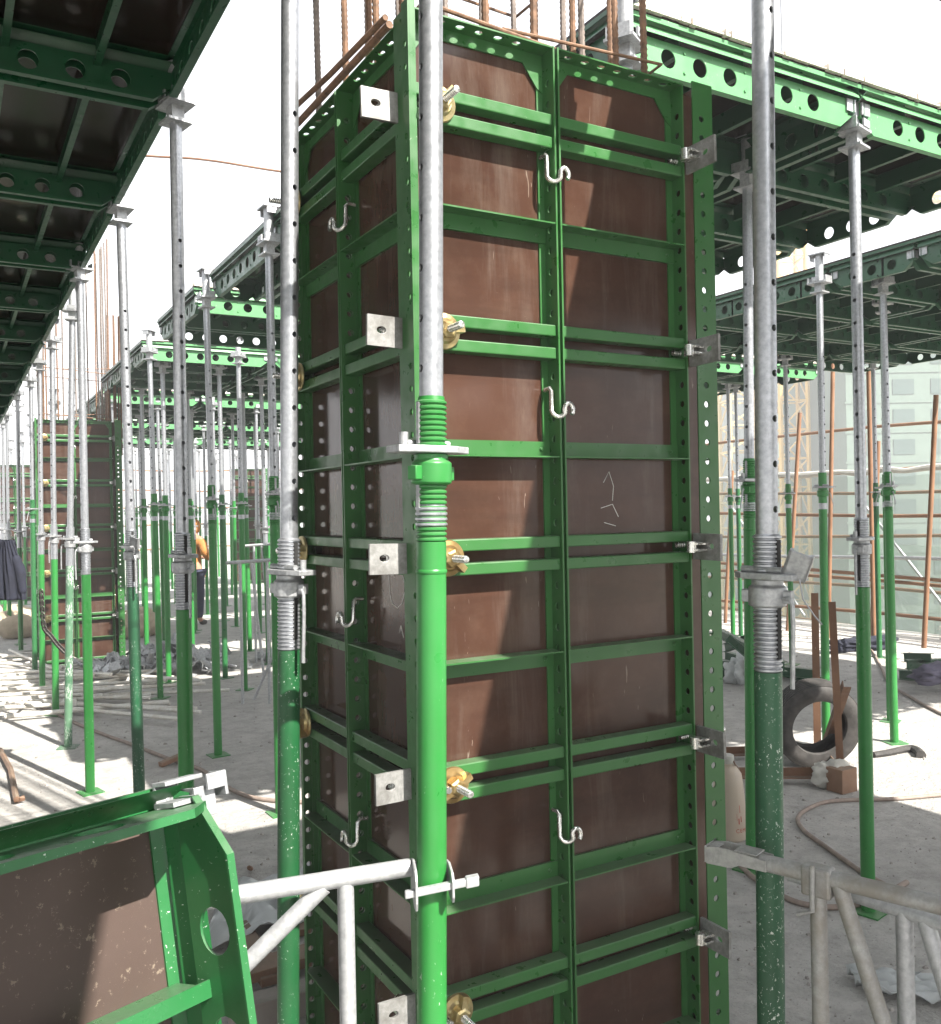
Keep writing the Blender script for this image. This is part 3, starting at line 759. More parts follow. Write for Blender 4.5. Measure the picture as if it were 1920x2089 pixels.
def slab_panel(LU, LV_, ribs, nhU, nhV, crust=False, plymat=None, green=None, fl=.030):
    "local x = LU, y = LV, z from 0 (beam bottom); plywood on top"
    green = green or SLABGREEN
    r = empty('slab_form_panel'); h = ZTOP - ZB
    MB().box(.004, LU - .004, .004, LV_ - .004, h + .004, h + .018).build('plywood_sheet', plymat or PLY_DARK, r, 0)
    pU, pV = (.16, .16)
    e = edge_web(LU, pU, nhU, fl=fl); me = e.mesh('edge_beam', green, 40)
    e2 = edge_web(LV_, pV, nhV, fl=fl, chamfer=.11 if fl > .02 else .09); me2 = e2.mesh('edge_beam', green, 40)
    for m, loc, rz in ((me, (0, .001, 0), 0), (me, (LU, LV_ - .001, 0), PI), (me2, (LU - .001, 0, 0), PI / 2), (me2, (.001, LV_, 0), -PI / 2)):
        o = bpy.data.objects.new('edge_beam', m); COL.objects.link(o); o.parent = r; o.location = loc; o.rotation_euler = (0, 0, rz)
        if crust and loc == (0, .001, 0): o.data = me.copy(); o.data.materials[0] = EDGE_SUNLIT
    n = ribs
    for k in range(n):
        x = LU * (k + 1) / (n + 1)
        b = MB(); b.box(x - .0025, x + .0025, .036, LV_ - .036, h - .085, h + .003); b.box(x - .013, x + .013, .036, LV_ - .036, h - .089, h - .085)
        b.build('rib', green, r, 0)
    b = MB()
    for (x, sx) in ((.0, 1), (LU, -1)):
        for (y, sy) in ((0, 1), (LV_, -1)):
            b.box(*sorted((x + sx * .02, x + sx * .075)), *sorted((y + sy * .022, y + sy * .029)), .07, h - .058)
            b.box(*sorted((x + sx * .022, x + sx * .029)), *sorted((y + sy * .02, y + sy * .075)), .07, h - .058)
    b.build('corner_bracket', CAST, r, 0)
    if crust:
        b = MB(); q = random.Random(5); x = 0
        while x < LU:
            w = q.uniform(.012, .07); t_ = q.uniform(.002, .022)
            b.box(x, min(LU, x + w), -.006 - t_ * .6, .02 + t_, h + .0185 - t_ * .4, h + .0185 + t_); x += w * .9
        b.build('mortar_crust', MORTAR, r, 0)
    return r
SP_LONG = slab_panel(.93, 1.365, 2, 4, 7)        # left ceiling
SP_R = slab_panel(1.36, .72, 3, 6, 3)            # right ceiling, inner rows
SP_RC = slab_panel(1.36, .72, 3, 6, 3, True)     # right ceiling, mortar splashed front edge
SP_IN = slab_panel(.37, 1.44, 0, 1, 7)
def place(src, U, V, label, group, z=ZB):
    o = src if src.name not in used else copy_tree(src); used.add(src.name)
    o.location = (U, V, z); tag(o, label, 'ceiling panel', group); return o
CW = ['edge', 'second', 'third', 'fourth', 'fifth']
for j in range(-3, 12):
    V0 = 3.72 + 1.365 * (j - 2)
    for i in range(5 if j < 8 else 2):
        place(SP_LONG, .83 - .93 * (i + 1), V0, ('dark underside panel of the left ceiling, %s row from the camera, %s strip' % (ORD[j], CW[i])) if j >= 0 else
              'panel of the left ceiling %s, %s strip' % (['over the camera', 'just behind the camera', 'farthest behind the camera'][-j - 1], CW[i]), 'panels of the left ceiling')
def field(u0, nu, v0, nv, nm, srcF=None, group=None, pv=.72):
    for j in range(nv):
        for i in range(nu):
            s_ = (srcF if (j == 0 and srcF) else SP_R)
            place(s_, u0 + 1.36 * i, v0 + pv * j, 'green ribbed panel of the %s, %s row back, %s from its left side' % (nm, ORD[j] if j else 'front', ORD[i] if i else 'first'), group or 'panels of the ' + nm)
field(2.10, 2, 2.56, 6, 'right ceiling', SP_RC)
for j in range(2): place(SP_IN, 1.73, 4.0 + 1.44 * j, 'narrow infill panel on the left edge of the right ceiling, %s' % ['nearer', 'farther'][j], 'infill panels of the right ceiling')
field(1.71, 3, 7.30, 2, 'second ceiling behind the column form', SP_RC)
field(1.75, 4, 9.75, 4, 'third ceiling back', SP_RC)
field(1.9, 4, 13.6, 4, 'fourth ceiling back', SP_RC)
field(1.9, 4, 17.3, 3, 'fifth ceiling back', SP_RC)
field(2.4, 4, 21.0, 2, 'farthest ceiling', SP_RC)
field(5.80, 3, 1.75, 8, 'far right ceiling')
field(5.80, 3, 8.00, 4, 'ceiling beyond the far right one', SP_RC)
# two shuttering panels just out of the picture behind the right shoulder keep part of the column in shade
for j in range(6):
    for i in range(3): place(SP_R, 1.80 + 1.36 * i, -2.5 + .72 * j, 'green ribbed panel of the ceiling behind the camera, %s row, %s' % (ORD[j], ['left', 'middle', 'right'][i]), 'panels of the ceiling behind the camera')

# leaning panel, bottom left
dn = Vector((.06, -.22, -.97)).normalized(); al = Vector((-1, -.40, .135)); al = (al - dn * al.dot(dn)).normalized()
zz = dn.cross(al)
K0 = P(350, 1597, 1.54) - zz * .18
sp = slab_panel(.93, 1.365, 2, 4, 7, False, PLY_DUSTY, GREEN_WORN, .013)
Mx = Matrix((dn, al, zz)).transposed().to_4x4(); 
Mx.translation = K0 - al * 0.0 - zz * 0.0 ; sp.matrix_world = Mx
tag(sp, 'scratched green slab panel leaning on its side in the bottom left corner, dusty brown plywood showing', 'leaning panel')
h = ZTOP - ZB
b = MB(); f = lambda p: K0 + dn * p.x + al * p.y + zz * p.z
b.box(-.006, .048, .012, .052, .150, .157, f); b.box(-.008, -.001, -.02, .052, .12, .157, f)
b.box(.012, .062, -.034, .006, .112, .119, f); b.box(-.006, .020, -.046, -.012, .098, .104, f); b.box(-.006, .034, -.051, -.045, .098, .14, f); b.box(.012, .040, -.002, .004, .112, .152, f)
b.lathe([(.004, 0), (.004, .002)], 10, lambda p: f(Vector((.022 + p.x, .03 + p.y, .1485 + p.z))))
hk = b.build('hook_bracket', CAST, None, 0, bevel=.004); 
hk.parent = sp; hk.matrix_parent_inverse = Mx.inverted()

# ------------------------------------------------------------------ galvanised bracing frames
def frame_tube(r, name, p0, p1, rad=.0165, m=DIRTY, n=16):
    o = MB().tube(p0, p1, rad, n).build(name, m, r); return o
FRM = galv('frame_galvanised', (.34, .35, .36), (.46, .47, .48), .5, .5)  # even galvanised tone for the bracing and trestle frames
r = empty('bracing_frame', cam(-.30, 1.78, 0)); off = -r.location
tag(r, 'bright galvanised bracing frame wedged to the front green prop, running off to the left', 'bracing frame')
def bf(r, name, a, b_, rad=.0165, m=FRM): return MB().tube(Vector(a) - r.location, Vector(b_) - r.location, rad, 16).build(name, m, r)
A = cam(-.135, 1.835, 1.085); B = cam(-.75, 1.66, 1.065)
def lerp(a, b_, t): return a + (b_ - a) * t
bf(r, 'top_tube', A, B, .0175)
p1 = lerp(A, B, .205); bf(r, 'post', p1 - Vector((0, 0, .01)), Vector((p1.x, p1.y, .12)))
bf(r, 'diagonal', lerp(A, B, .27) - Vector((0, 0, .01)), lerp(A, B, 1.3) + Vector((0, 0, -.55)))
bf(r, 'bottom_tube', A - Vector((0, 0, .95)), B - Vector((0, 0, .95)))
dr = (A - B).normalized(); px = Vector((-dr.y, dr.x, 0)).normalized(); ctr = cam(-.0925, 1.83, 1.062)
b = MB(); q_ = (Matrix.Rotation(.16, 3, 'Z')); fr_ = lambda p: ctr + q_ @ (XH * p.y + YH * p.x) + Vector((0, 0, p.z)) - r.location
for sgn, hh in ((-1, .044), (1, .032)):
    b.prism([(.040, -hh * .6), (-.02, -hh), (-.052, -hh * .9), (-.060, -hh * .5), (-.060, hh * .5), (-.048, hh * .9), (.0, hh), (.040, hh * .7)], sgn * .036 - .0025, sgn * .036 + .0025, fr_)
b.box(.036, .041, -.036, .036, -.024, .024, fr_)
b.build('clamp_plate', FRM, r, 0, bevel=.0012)
b = MB(); b.box(-.054, -.040, -.058, .085, -.007, .007, lambda p: fr_(Vector((p.x, p.y, p.z + p.y * .12)))); b.box(-.056, -.038, .062, .088, -.010, .010, lambda p: fr_(Vector((p.x, p.y, p.z + p.y * .12))))
b.build('wedge_pin', FRM, r, 0, bevel=.002)

def side_frame(A, B, label, drop, m=DIRTY, head=True, posts=(.25, .62), rad=.0175):
    r = empty('bracing_frame', (A.x, A.y, 0)); tag(r, label, 'bracing frame', 'bracing frames at the bottom right')
    bf(r, 'top_tube', A, B, rad, m)
    for t in posts:
        p = lerp(A, B, t); bf(r, 'post', p, Vector((p.x - .012, p.y - .01, .06)), .0165, m)
    t0, t1 = posts
    bf(r, 'diagonal', lerp(A, B, t0 + .05) - Vector((0, 0, .005)), lerp(A, B, t0 + .42) + Vector((0, 0, -.95)), .016, m)
    bf(r, 'diagonal', lerp(A, B, t1 + .05) - Vector((0, 0, .005)), lerp(A, B, 1.0) + Vector((0, 0, -.55)), .014, m)
    if head:
        d = (B - A).normalized(); q = Vector((-d.y, d.x, 0)).normalized(); u = q.cross(d) * -1
        if u.z < 0: u = -u
        f = lambda p: A + d * p.x + q * p.y + u * p.z - r.location
        b = MB(); b.prism([(-.115, -.024), (-.118, .012), (-.09, .018), (-.03, .016), (.02, .012), (.02, -.012), (-.04, -.012), (-.06, -.022)], -.022, -.018, f); b.prism([(-.115, -.022), (-.115, .014), (-.08, .020), (.02, .014), (.02, -.006), (-.09, -.006)], .018, .022, f); b.box(-.119, -.115, -.022, .022, -.022, .014, f)
        b.box(-.112, -.09, -.018, .018, .012, .015, f)
        b.box(-.05, .0, -.022, .022, .017, .020, f)
        b.build('end_jaw', m, r, 0, bevel=.002)
        b = MB()
        c0 = lerp(A, B, posts[0]) - r.location
        b.box(-.030, .030, -.0195, .0195, -.040, .020, lambda p: c0 + d * p.x + q * p.y + u * p.z)
        b.build('joint_sleeve', m, r, 0, bevel=.006)
        MB().path([c0 - q * .032 + u * .03, c0 - q * .036 - u * .06 , c0 - q * .034 - d * .03 - u * .075], .005, 8).build('wire_tie', m, r)
    return r
A = cam(.60, 1.93, 1.045); B = cam(1.22, 1.40, 1.045)
side_frame(A, B, 'mortar stained bracing frame with an open jaw beside the column form, bottom right', .9, posts=(.147, .62))
A = cam(.68, 1.99, .995); B = cam(1.20, 1.38, .99)
side_frame(A, B, 'cleaner bracing frame leaning just behind the one with the open jaw', .9, FRM, False, (.31, .62), .016)

# ------------------------------------------------------------------ hoses, rope, cable
def onfloor(pts, h=.012): return [G(x, y, h) for x, y in pts]
def smooth_pts(p, k=6):
    out = []
    for i in range(len(p) - 1):
        a = p[max(i - 1, 0)]; b_ = p[i]; c = p[i + 1]; d = p[min(i + 2, len(p) - 1)]
        for j in range(k):
            t = j / k; out.append(.5 * ((2 * b_) + (c - a) * t + (2 * a - 5 * b_ + 4 * c - d) * t * t + (3 * b_ - a - 3 * c + d) * t ** 3))
    out.append(p[-1]); return out
def hose(name, pts, r_, m, label, cat, h=.012):
    o = MB().path(smooth_pts(onfloor(pts, h)), r_, 10).build(name, m, None); tag(o, label, cat); return o
hose('hose', [(60, 1432), (126, 1461), (165, 1480), (216, 1500), (267, 1518), (353, 1551), (412, 1571), (471, 1610), (530, 1630), (628, 1637), (760, 1640)], .014, HOSE, 'dusty hose trailing over the shaded floor left of the column form', 'hose')
hose('hose', [(2050, 1612), (1920, 1622), (1821, 1630), (1700, 1634), (1652, 1648), (1628, 1668), (1640, 1694), (1680, 1724), (1725, 1756), (1761, 1780), (1850, 1830)], .012, HOSE, 'pale hose looping round on the floor behind the right bracing frames', 'hose')
hose('hose', [(1440, 1700), (1508, 1764), (1540, 1792), (1604, 1832), (1660, 1848), (1720, 1850), (1780, 1838), (1850, 1800)], .013, HOSE, 'hose passing behind the foot of the dark scuffed prop', 'hose')
hose('rope', [(1770, 1322), (1781, 1330), (1797, 1360), (1817, 1396), (1861, 1424), (1920, 1456), (2000, 1490)], .014, HOSE, 'twisted rope lying across the sunlit floor on the right', 'rope')
b = MB(); b.path(smooth_pts([P(-60, 296, 9), P(300, 318, 9), P(420, 326, 9), P(575, 350, 9), P(760, 372, 9)]), .012, 8)
tag(b.build('cable', LEDGER, None), 'thin brown cable strung through the white sky left of the column', 'cable')
b = MB(); b.path([P(1594, -40, 16) , P(1600, 200, 16)], .03, 8)
tag(b.build('pole', CAST, None), 'thin pole rising behind the right ceiling beside the big prop', 'pole')
rst = MB(); rst.path([G(512, 1772, 0), G(512, 1772, .035), G(508, 1770, .05)], .011, 8)
tag(rst.build('rebar_stub', REBAR_M, None), 'short rusty bar stub sticking out of the floor left of the column', 'rebar stub')
wd_ = MB(); c0 = G(352, 1555, .02); wd_.beam(c0 + Vector((-.09, -.02, 0)), c0 + Vector((.09, .05, .03)), .05, .035); wd_.beam(c0 + Vector((.05, .03, .02)), c0 + Vector((.12, .12, .04)), .03, .03)
tag(wd_.build('broken_block', TIMBER, None, 0, bevel=.005), 'small broken brown block on the hose on the shaded floor', 'block')

# ------------------------------------------------------------------ tyre, rusty stand, sack, jug, rubber strip
tc = G(1664, 1562, 0) + Vector((0, 0, .292)); dcam = Vector((tc.x, tc.y, 0)).normalized(); tc = tc + dcam * .0
ax = (Matrix.Rotation(.42, 3, 'Z') @ dcam).normalized(); ax = (ax + Vector((0, 0, .18))).normalized()
prof = [(.185, -.07), (.192, -.085), (.235, -.098), (.272, -.092), (.292, -.076)]
for k in range(7):
    y = -.068 + .136 * k / 6; prof += [(.300, y - .007), (.300, y + .007)] + ([(.292, y + .009), (.292, y + .0135)] if k < 6 else [])
prof += [(.292, .076), (.272, .092), (.235, .098), (.192, .085), (.185, .07), (.20, .06), (.255, .075), (.285, .06), (.285, -.06), (.255, -.075), (.20, -.06), (.185, -.07)]
qm = ax.to_track_quat('Z', 'Y').to_matrix()
b = MB(); b.lathe(prof, 56, lambda p: tc + qm @ p, caps=False)
tag(b.build('tyre', RUBBER, None, 30), 'worn bald tyre standing upright against the rusty stand', 'tyre')
r = empty('rusty_stand', G(1690, 1560)); rl = r.location
tag(r, 'rusty angle iron stand with two uprights behind the tyre', 'stand')
def angle_bar(name, p0, p1, w=.05):
    p0, p1 = Vector(p0) - rl, Vector(p1) - rl; d = (p1 - p0).normalized(); s_ = d.cross(Vector((0, 0, 1)) if abs(d.z) < .9 else dcam).normalized(); t_ = s_.cross(d)
    b = MB(); L = (p1 - p0).length
    f = lambda p: p0 + d * p.x + s_ * p.y + t_ * p.z
    b.box(0, L, 0, w, 0, .006, f); b.box(0, L, 0, .006, .006, w, f); return b.build(name, RUSTFRAME, r, 0)
a0 = G(1676, 1540); b0 = G(1724, 1600)
angle_bar('upright', a0 + Vector((0, 0, .0)), a0 + Vector((0, 0, 1.16)), .05); angle_bar('upright', b0, b0 + Vector((-.03, .02, 1.17)), .045)
angle_bar('brace', b0 + Vector((0, 0, .62)), a0 + Vector((.02, 0, .05)))
angle_bar('base_rail', G(1470, 1540, .03), a0 + Vector((0, 0, .03)), .055); angle_bar('base_rail', G(1500, 1584, .03), b0 + Vector((0, 0, .05)), .06); angle_bar('base_rail', a0 + Vector((0, 0, .03)), b0 + Vector((0, 0, .03)))
b = MB(); c0 = G(1722, 1612, .0) ; b.box(-.09, .05, -.06, .06, 0, .15, lambda p: c0 + p); tag(b.build('timber_block', TIMBER, None, 0, bevel=.004), 'square timber block under the rusty stand beside the white sack', 'block')
def lumpy(c, sx, sy, sz, seed, n=3, amp=.22):
    bm = bmesh.new(); bmesh.ops.create_icosphere(bm, subdivisions=n, radius=1); q = random.Random(seed); ph = [q.uniform(0, 6) for _ in range(9)]
    for v in bm.verts:
        d = v.co.copy(); k = 1 - .10 * abs(math.sin(7 * d.x + 3 * d.y + ph[6])) * abs(math.sin(5 * d.z + 4 * d.x + ph[7])) + amp * (math.sin(3 * d.x + ph[0]) * math.sin(4 * d.y + ph[1]) + .5 * math.sin(9 * d.z + 6 * d.x + ph[2]) * math.sin(8 * d.y + ph[3]) + .3 * math.sin(17 * d.x + ph[4]) * math.sin(15 * d.z + ph[5]))
        v.co = Vector((d.x * sx * k, d.y * sy * k, max(d.z * sz * k, -sz * .8))) + Vector(c) + Vector((0, 0, sz * .8))
    return bm
def bm_obj(bm, name, m, parent=None):
    me = bpy.data.meshes.new(name); bm.to_mesh(me); bm.free(); me.materials.append(m); me.shade_smooth(); o = bpy.data.objects.new(name, me); COL.objects.link(o)
    if parent: o.parent = parent
    return o
tag(bm_obj(lumpy(G(1700, 1606), .12, .11, .10, 3, 4, .26), 'sack', CLOTH_W), 'crumpled white sack lying at the foot of the rusty stand', 'sack')
# jug
jc = G(1488, 1708); r = empty('jug', jc); tag(r, 'tall cloudy plastic jug with faded red print, half hidden behind the column form', 'jug')
b = MB(); b.lathe([(.085, 0), (.095, .012), (.093, .10), (.086, .20), (.078, .30), (.070, .35), (.045, .385), (.030, .395), (.030, .41)], 32); b.build('bottle_body', JUG, r)
b = MB(); b.lathe([(.031, .405), (.033, .41), (.033, .445), (.028, .45)], 20); b.build('cap', CLOTH_W, r)
b = MB()
dj = (Vector((-jc.x, -jc.y, 0))).normalized(); sj = Vector((-dj.y, dj.x, 0))
def onjug(u, z, R_=.0955): a = math.atan2(dj.y, dj.x) + u; return Vector((R_ * math.cos(a), R_ * math.sin(a), z))
for (u0, z0, u1, z1, w) in ((.62, .16, .66, .20, .012), (.55, .10, .62, .13, .009), (.70, .11, .76, .14, .009), (.45, .12, .47, .155, .007)):
    b.face([onjug(u0, z0), onjug(u1, z0, .0958), onjug(u1, z1, .093), onjug(u0, z1, .093)])
b.build('red_print', REDM, r, 0, fix=False)
for k, ch in enumerate('CEM'):
    cu = bpy.data.curves.new('lettering', 'FONT'); cu.body = ch; cu.size = .03; cu.extrude = .0003; cu.align_x = 'CENTER'
    o = bpy.data.objects.new('lettering', cu); COL.objects.link(o); o.parent = r; cu.materials.append(REDM)
    u_ = .48 + .22 * k; o.location = onjug(u_, .055, .0968); nrm = onjug(u_, 0, 1).normalized(); nrm.z = 0
    eu = Matrix((Vector((0, 0, 1)).cross(nrm), Vector((0, 0, 1)), nrm)).transposed().to_euler(); loc = o.location.copy()
    me = bpy.data.meshes.new_from_object(o); bpy.data.objects.remove(o); o = bpy.data.objects.new('lettering', me); COL.objects.link(o); o.parent = r; o.location = loc; o.rotation_euler = eu
    if not me.materials: me.materials.append(REDM)
b = MB(); b.path(smooth_pts([jc + Vector((.02, -.02, .42)), G(1500, 1560, .40), G(1508, 1570, .33), G(1506, 1590, .3)]), .004, 6)
tag(b.build('wire', REBAR_M, None), 'bent rusty wire over the cap of the plastic jug', 'wire')
b = MB(); b.path(smooth_pts(onfloor([(1782, 1540), (1810, 1536), (1850, 1528), (1868, 1530), (1880, 1541)], .02)), lambda t: .022 + .012 * t, 8)
tag(b.build('rubber_strip', RUBBER, None), 'torn black rubber strip on the floor in front of the square base plate', 'rubber strip')

# ------------------------------------------------------------------ stacked green beams and other green frames
def green_beam(p0, p1, label, group, w=.07, h_=.09):
    b = MB(); b.beam(p0, p1, w, .006); b.beam(Vector(p0) + Vector((0, 0, h_)), Vector(p1) + Vector((0, 0, h_)), w, .006); b.beam(Vector(p0) + Vector((0, 0, h_ / 2)), Vector(p1) + Vector((0, 0, h_ / 2)), .008, h_ - .006)
    o = b.build('green_beam', SLABGREEN, None, 0); tag(o, label, 'beam', group)
gl = ['topmost, tilted up', 'crossing below the top one', 'lowest and longest', 'short and half buried', 'lying toward the slim prop', 'crossing under the white scrap']
q = [((1480, 1345, .02), (1680, 1400, .02)), ((1470, 1365, .10), (1660, 1385, .10)), ((1480, 1330, .12), (1560, 1300, .42)), ((1485, 1310, .45), (1570, 1380, .12)), ((1470, 1385, .02), (1620, 1375, .02)), ((1470, 1300, .3), (1600, 1370, .22))]
for (a_, b_), lb in zip(q, gl): green_beam(G(*a_), G(*b_), 'green steel beam in the pile right of the column form, %s' % lb, 'green beams piled right of the column')
for (a_, b_), lb in zip([((1835, 1385, .02), (2000, 1400, .02)), ((1850, 1365, .12), (2000, 1360, .12)), ((1845, 1350, .14), (1900, 1352, .2))], ['lower, under the dark cloth', 'upper, under the dark cloth', 'short piece on top']):
    green_beam(G(*a_), G(*b_), 'green beam near the right edge of the photo, %s' % lb, 'green beams at the right edge')
tag(bm_obj(lumpy(G(1912, 1392, .1), .34, .18, .1, 9, 4, .3), 'cloth', simple('dark_violet_cloth', (.07, .065, .10), .9)), 'dark cloth thrown over the green beams at the right edge', 'cloth')
tag(bm_obj(lumpy(G(1512, 1395, .0), .14, .10, .16, 19, 4, .45), 'plastic_scrap', PLASTIC), 'white plastic scrap stuck on the pile of green beams', 'plastic scrap')
tag(bm_obj(lumpy(G(1765, 1325, .0), .5, .14, .09, 21, 4, .45), 'dark_rags', NAVY), 'dark rags lying on the floor behind the tyre', 'rags')

# ------------------------------------------------------------------ scrap heap of clamps, galvanised tubes on the floor, left
def scrap_item(kind):
    b = MB()
    if kind == 0:
        b.box(-.06, .06, -.04, .04, 0, .008); b.box(-.06, -.052, -.04, .04, .008, .07); b.box(.052, .06, -.04, .04, .008, .05); b.lathe([(.03, .008), (.03, .06)], 10)
    elif kind == 1:
        b.path([(-.1, 0, .01), (-.02, 0, .015), (.03, .01, .03), (.05, .03, .07), (.02, .05, .1)], .009, 8); b.box(-.12, -.08, -.03, .03, 0, .01)
    else:
        b.box(-.05, .05, -.05, .05, 0, .01); b.lathe([(.022, .01), (.024, .12)], 10); b.box(-.04, .04, -.006, .006, .01, .06)
    return b.mesh('scrap_clamp', CAST, 0)
SM = [scrap_item(k) for k in range(3)]
q = random.Random(4)
WHERE = ['at the left foot of the heap', 'near the leaning prop', 'low on the front of the heap', 'on the crest', 'at the back of the heap', 'on its right slope', 'at the far right tail']
cnt = 0
for k in range(150):
    t = q.random(); c_ = lerp(G(205, 1372), G(425, 1360), t) + Vector((q.gauss(0, .14), q.gauss(0, .26), 0))
    hh = max(0, .22 * (1 - abs(t - .62) * 2.0)) * q.random()
    o = bpy.data.objects.new('scrap_clamp', SM[k % 3]); COL.objects.link(o); o.location = c_ + Vector((0, 0, hh + .02)); s_ = q.uniform(1.1, 1.7); o.scale = (s_, s_, s_)
    o.rotation_euler = (q.uniform(-.9, .9), q.uniform(-.9, .9), q.uniform(0, 6.3))
    tag(o, 'small galvanised %s in the scrap heap on the floor' % ['clamp plate', 'bent pin', 'tube socket'][k % 3], 'scrap clamp', 'galvanised scrap on the floor')
for k in range(14):
    c_ = G(q.uniform(525, 580), q.uniform(1335, 1352)); o = bpy.data.objects.new('scrap_clamp', SM[k % 3]); COL.objects.link(o); o.location = c_; o.scale = (1.2,) * 3; o.rotation_euler = (q.uniform(-.9, .9), q.uniform(-.9, .9), q.uniform(0, 6.3))
    tag(o, 'small galvanised %s scattered beside the grey topped prop' % ['clamp plate', 'bent pin', 'tube socket'][k % 3], 'scrap clamp', 'galvanised scrap beside the grey topped prop')
PALEG = galv('pale_galvanised', (.55, .54, .50), (.66, .65, .61), .3, .6, (.50, .46, .40))  # paler galvanised tone for frames and tubes on the left floor
TL = ['shortest', 'long straight', 'bent', 'cap ended']
def lying_frame(p0, p1, w, label, m=PALEG, z=.02):
    p0, p1 = Vector(p0), Vector(p1); p0.z = p1.z = z; d = (p1 - p0).normalized(); s_ = Vector((-d.y, d.x, 0)); L = (p1 - p0).length
    r = empty('frame', p0); tag(r, label, 'frame', 'galvanised frames lying on the left floor')
    f = lambda a, b_: d * a + s_ * b_
    MB().tube(f(0, 0), f(L, 0), .019, 10).build('long_tube', m, r); MB().tube(f(0, w), f(L, w), .019, 10).build('long_tube', m, r)
    for t in (.12, .5, .88): MB().tube(f(L * t, 0), f(L * t, w), .015, 8).build('rung', m, r)
    MB().tube(f(L * .12, 0), f(L * .5, w), .013, 8).build('diagonal', m, r)
    b = MB(); b.lathe([(.03, -.02), (.03, .04)], 10, lambda p: f(L, 0) + p); b.build('end_socket', m, r)
fp_ = [((40, 1440), (350, 1390), .5, 'nearest of the pale frames stacked on the left floor, longest tube toward the column'),
 ((-60, 1425), (300, 1400), .45, 'second of the pale frames on the left floor, crossing under the nearest'),
 ((-80, 1470), (150, 1455), .42, 'pale frame at the left edge, closest to the camera'),
 ((-60, 1392), (250, 1372), .5, 'pale frame in the middle of the stack, ends by the scrap heap'),
 ((-80, 1358), (170, 1372), .5, 'pale frame at the back of the stack under the distant column form'),
 ((20, 1340), (120, 1385), .4, 'pale frame lying crosswise behind the others at the left edge')]
for k, (a_, b_, w, lb) in enumerate(fp_): lying_frame(G(*a_), G(*b_), w, lb, z=.02 + .035 * (k % 3))
for k in range(16):
    a_ = G(q.uniform(-80, 180), q.uniform(1365, 1460)); th = q.uniform(-.55, .25) + .0; L = q.uniform(.8, 2.2)
    d = cam(math.cos(th), math.sin(th)); b = MB(); z0 = .03 + .02 * (k % 4); b.tube(a_ + Vector((0, 0, z0)), a_ + d * L + Vector((0, 0, z0 + q.uniform(0, .05))), .018, 10)
    tag(b.build('loose_tube', PALEG, None), 'loose galvanised tube strewn over the pale frames on the left floor', 'tube', 'loose tubes on the left floor')
t_ = bf
r = empty('floor_tube', G(330, 1436)); tag(r, 'straight galvanised tube with a round end cap lying left of the shaded floor', 'tube')
bf(r, 'tube_body', G(10, 1462, .05), G(345, 1432, .05), .022, PALEG)
MB().tube(G(330, 1434, .04) - r.location, G(336, 1436, .0) - r.location + Vector((.02, -.16, .02)), .014, 10).build('end_hook', PALEG, r)
b = MB(); b.path(onfloor([(0, 1530), (22, 1570), (34, 1632), (48, 1628)], .03), .02, 6); tag(b.build('bent_bar', TIMBER, None), 'bent brown bar lying on the sunlit floor at the left edge', 'bar')
# rear galvanised frames seen between the distant props
for k, (x0, x1, y0, lb) in enumerate([(470, 552, 1147, 'pale galvanised trestle frame standing between the props beside the grey topped prop'), (508, 560, 1113, 'second trestle frame just behind the first, left of the grey topped prop')]):
    Y = 8.6 + 2.4 * k; r = empty('trestle_frame', cam((x0 - 960) / 1862 * Y, Y)); tag(r, lb, 'frame', 'trestle frames beyond the shaded floor')
    zt = CH - (y0 - 1050) / 1862 * Y; a_ = cam((x0 - 970) / 1862 * Y, Y, zt); b_ = cam((x1 - 960) / 1862 * Y, Y, zt + .02)
    bf(r, 'top_tube', a_, b_, .017); 
    for t in (.3, .9): p = lerp(a_, b_, t); bf(r, 'post', p, Vector((p.x, p.y, .02)), .015)
    bf(r, 'diagonal', lerp(a_, b_, .55), lerp(a_, b_, .78) - Vector((0, 0, zt * .8)), .013)
    bf(r, 'brace', lerp(a_, b_, .55) - Vector((0, 0, zt - .05)), lerp(a_, b_, 1.15) - Vector((0, 0, zt - .6)), .013)

# sacks and rubble behind
for k, (x, y, sx) in enumerate([(28, 1262, .34), (50, 1272, .3), (10, 1282, .36), (36, 1290, .3), (280, 1272, .34), (296, 1285, .30), (268, 1290, .26)]):
    tag(bm_obj(lumpy(G(x, y + 12, 0), sx, sx * .7, .2, 30 + k, 3, .12), 'sand_sack', SACK), ['tan sack at the back left behind the props', 'tan sack resting on others at the left edge', 'pale tan sack lowest at the left edge', 'small tan sack in front of the left pile', 'large tan sack left of the leaning prop', 'pale tan sack in front of the large one', 'smallest tan sack by the distant column form'][k], 'sack', 'sacks on the far floor')

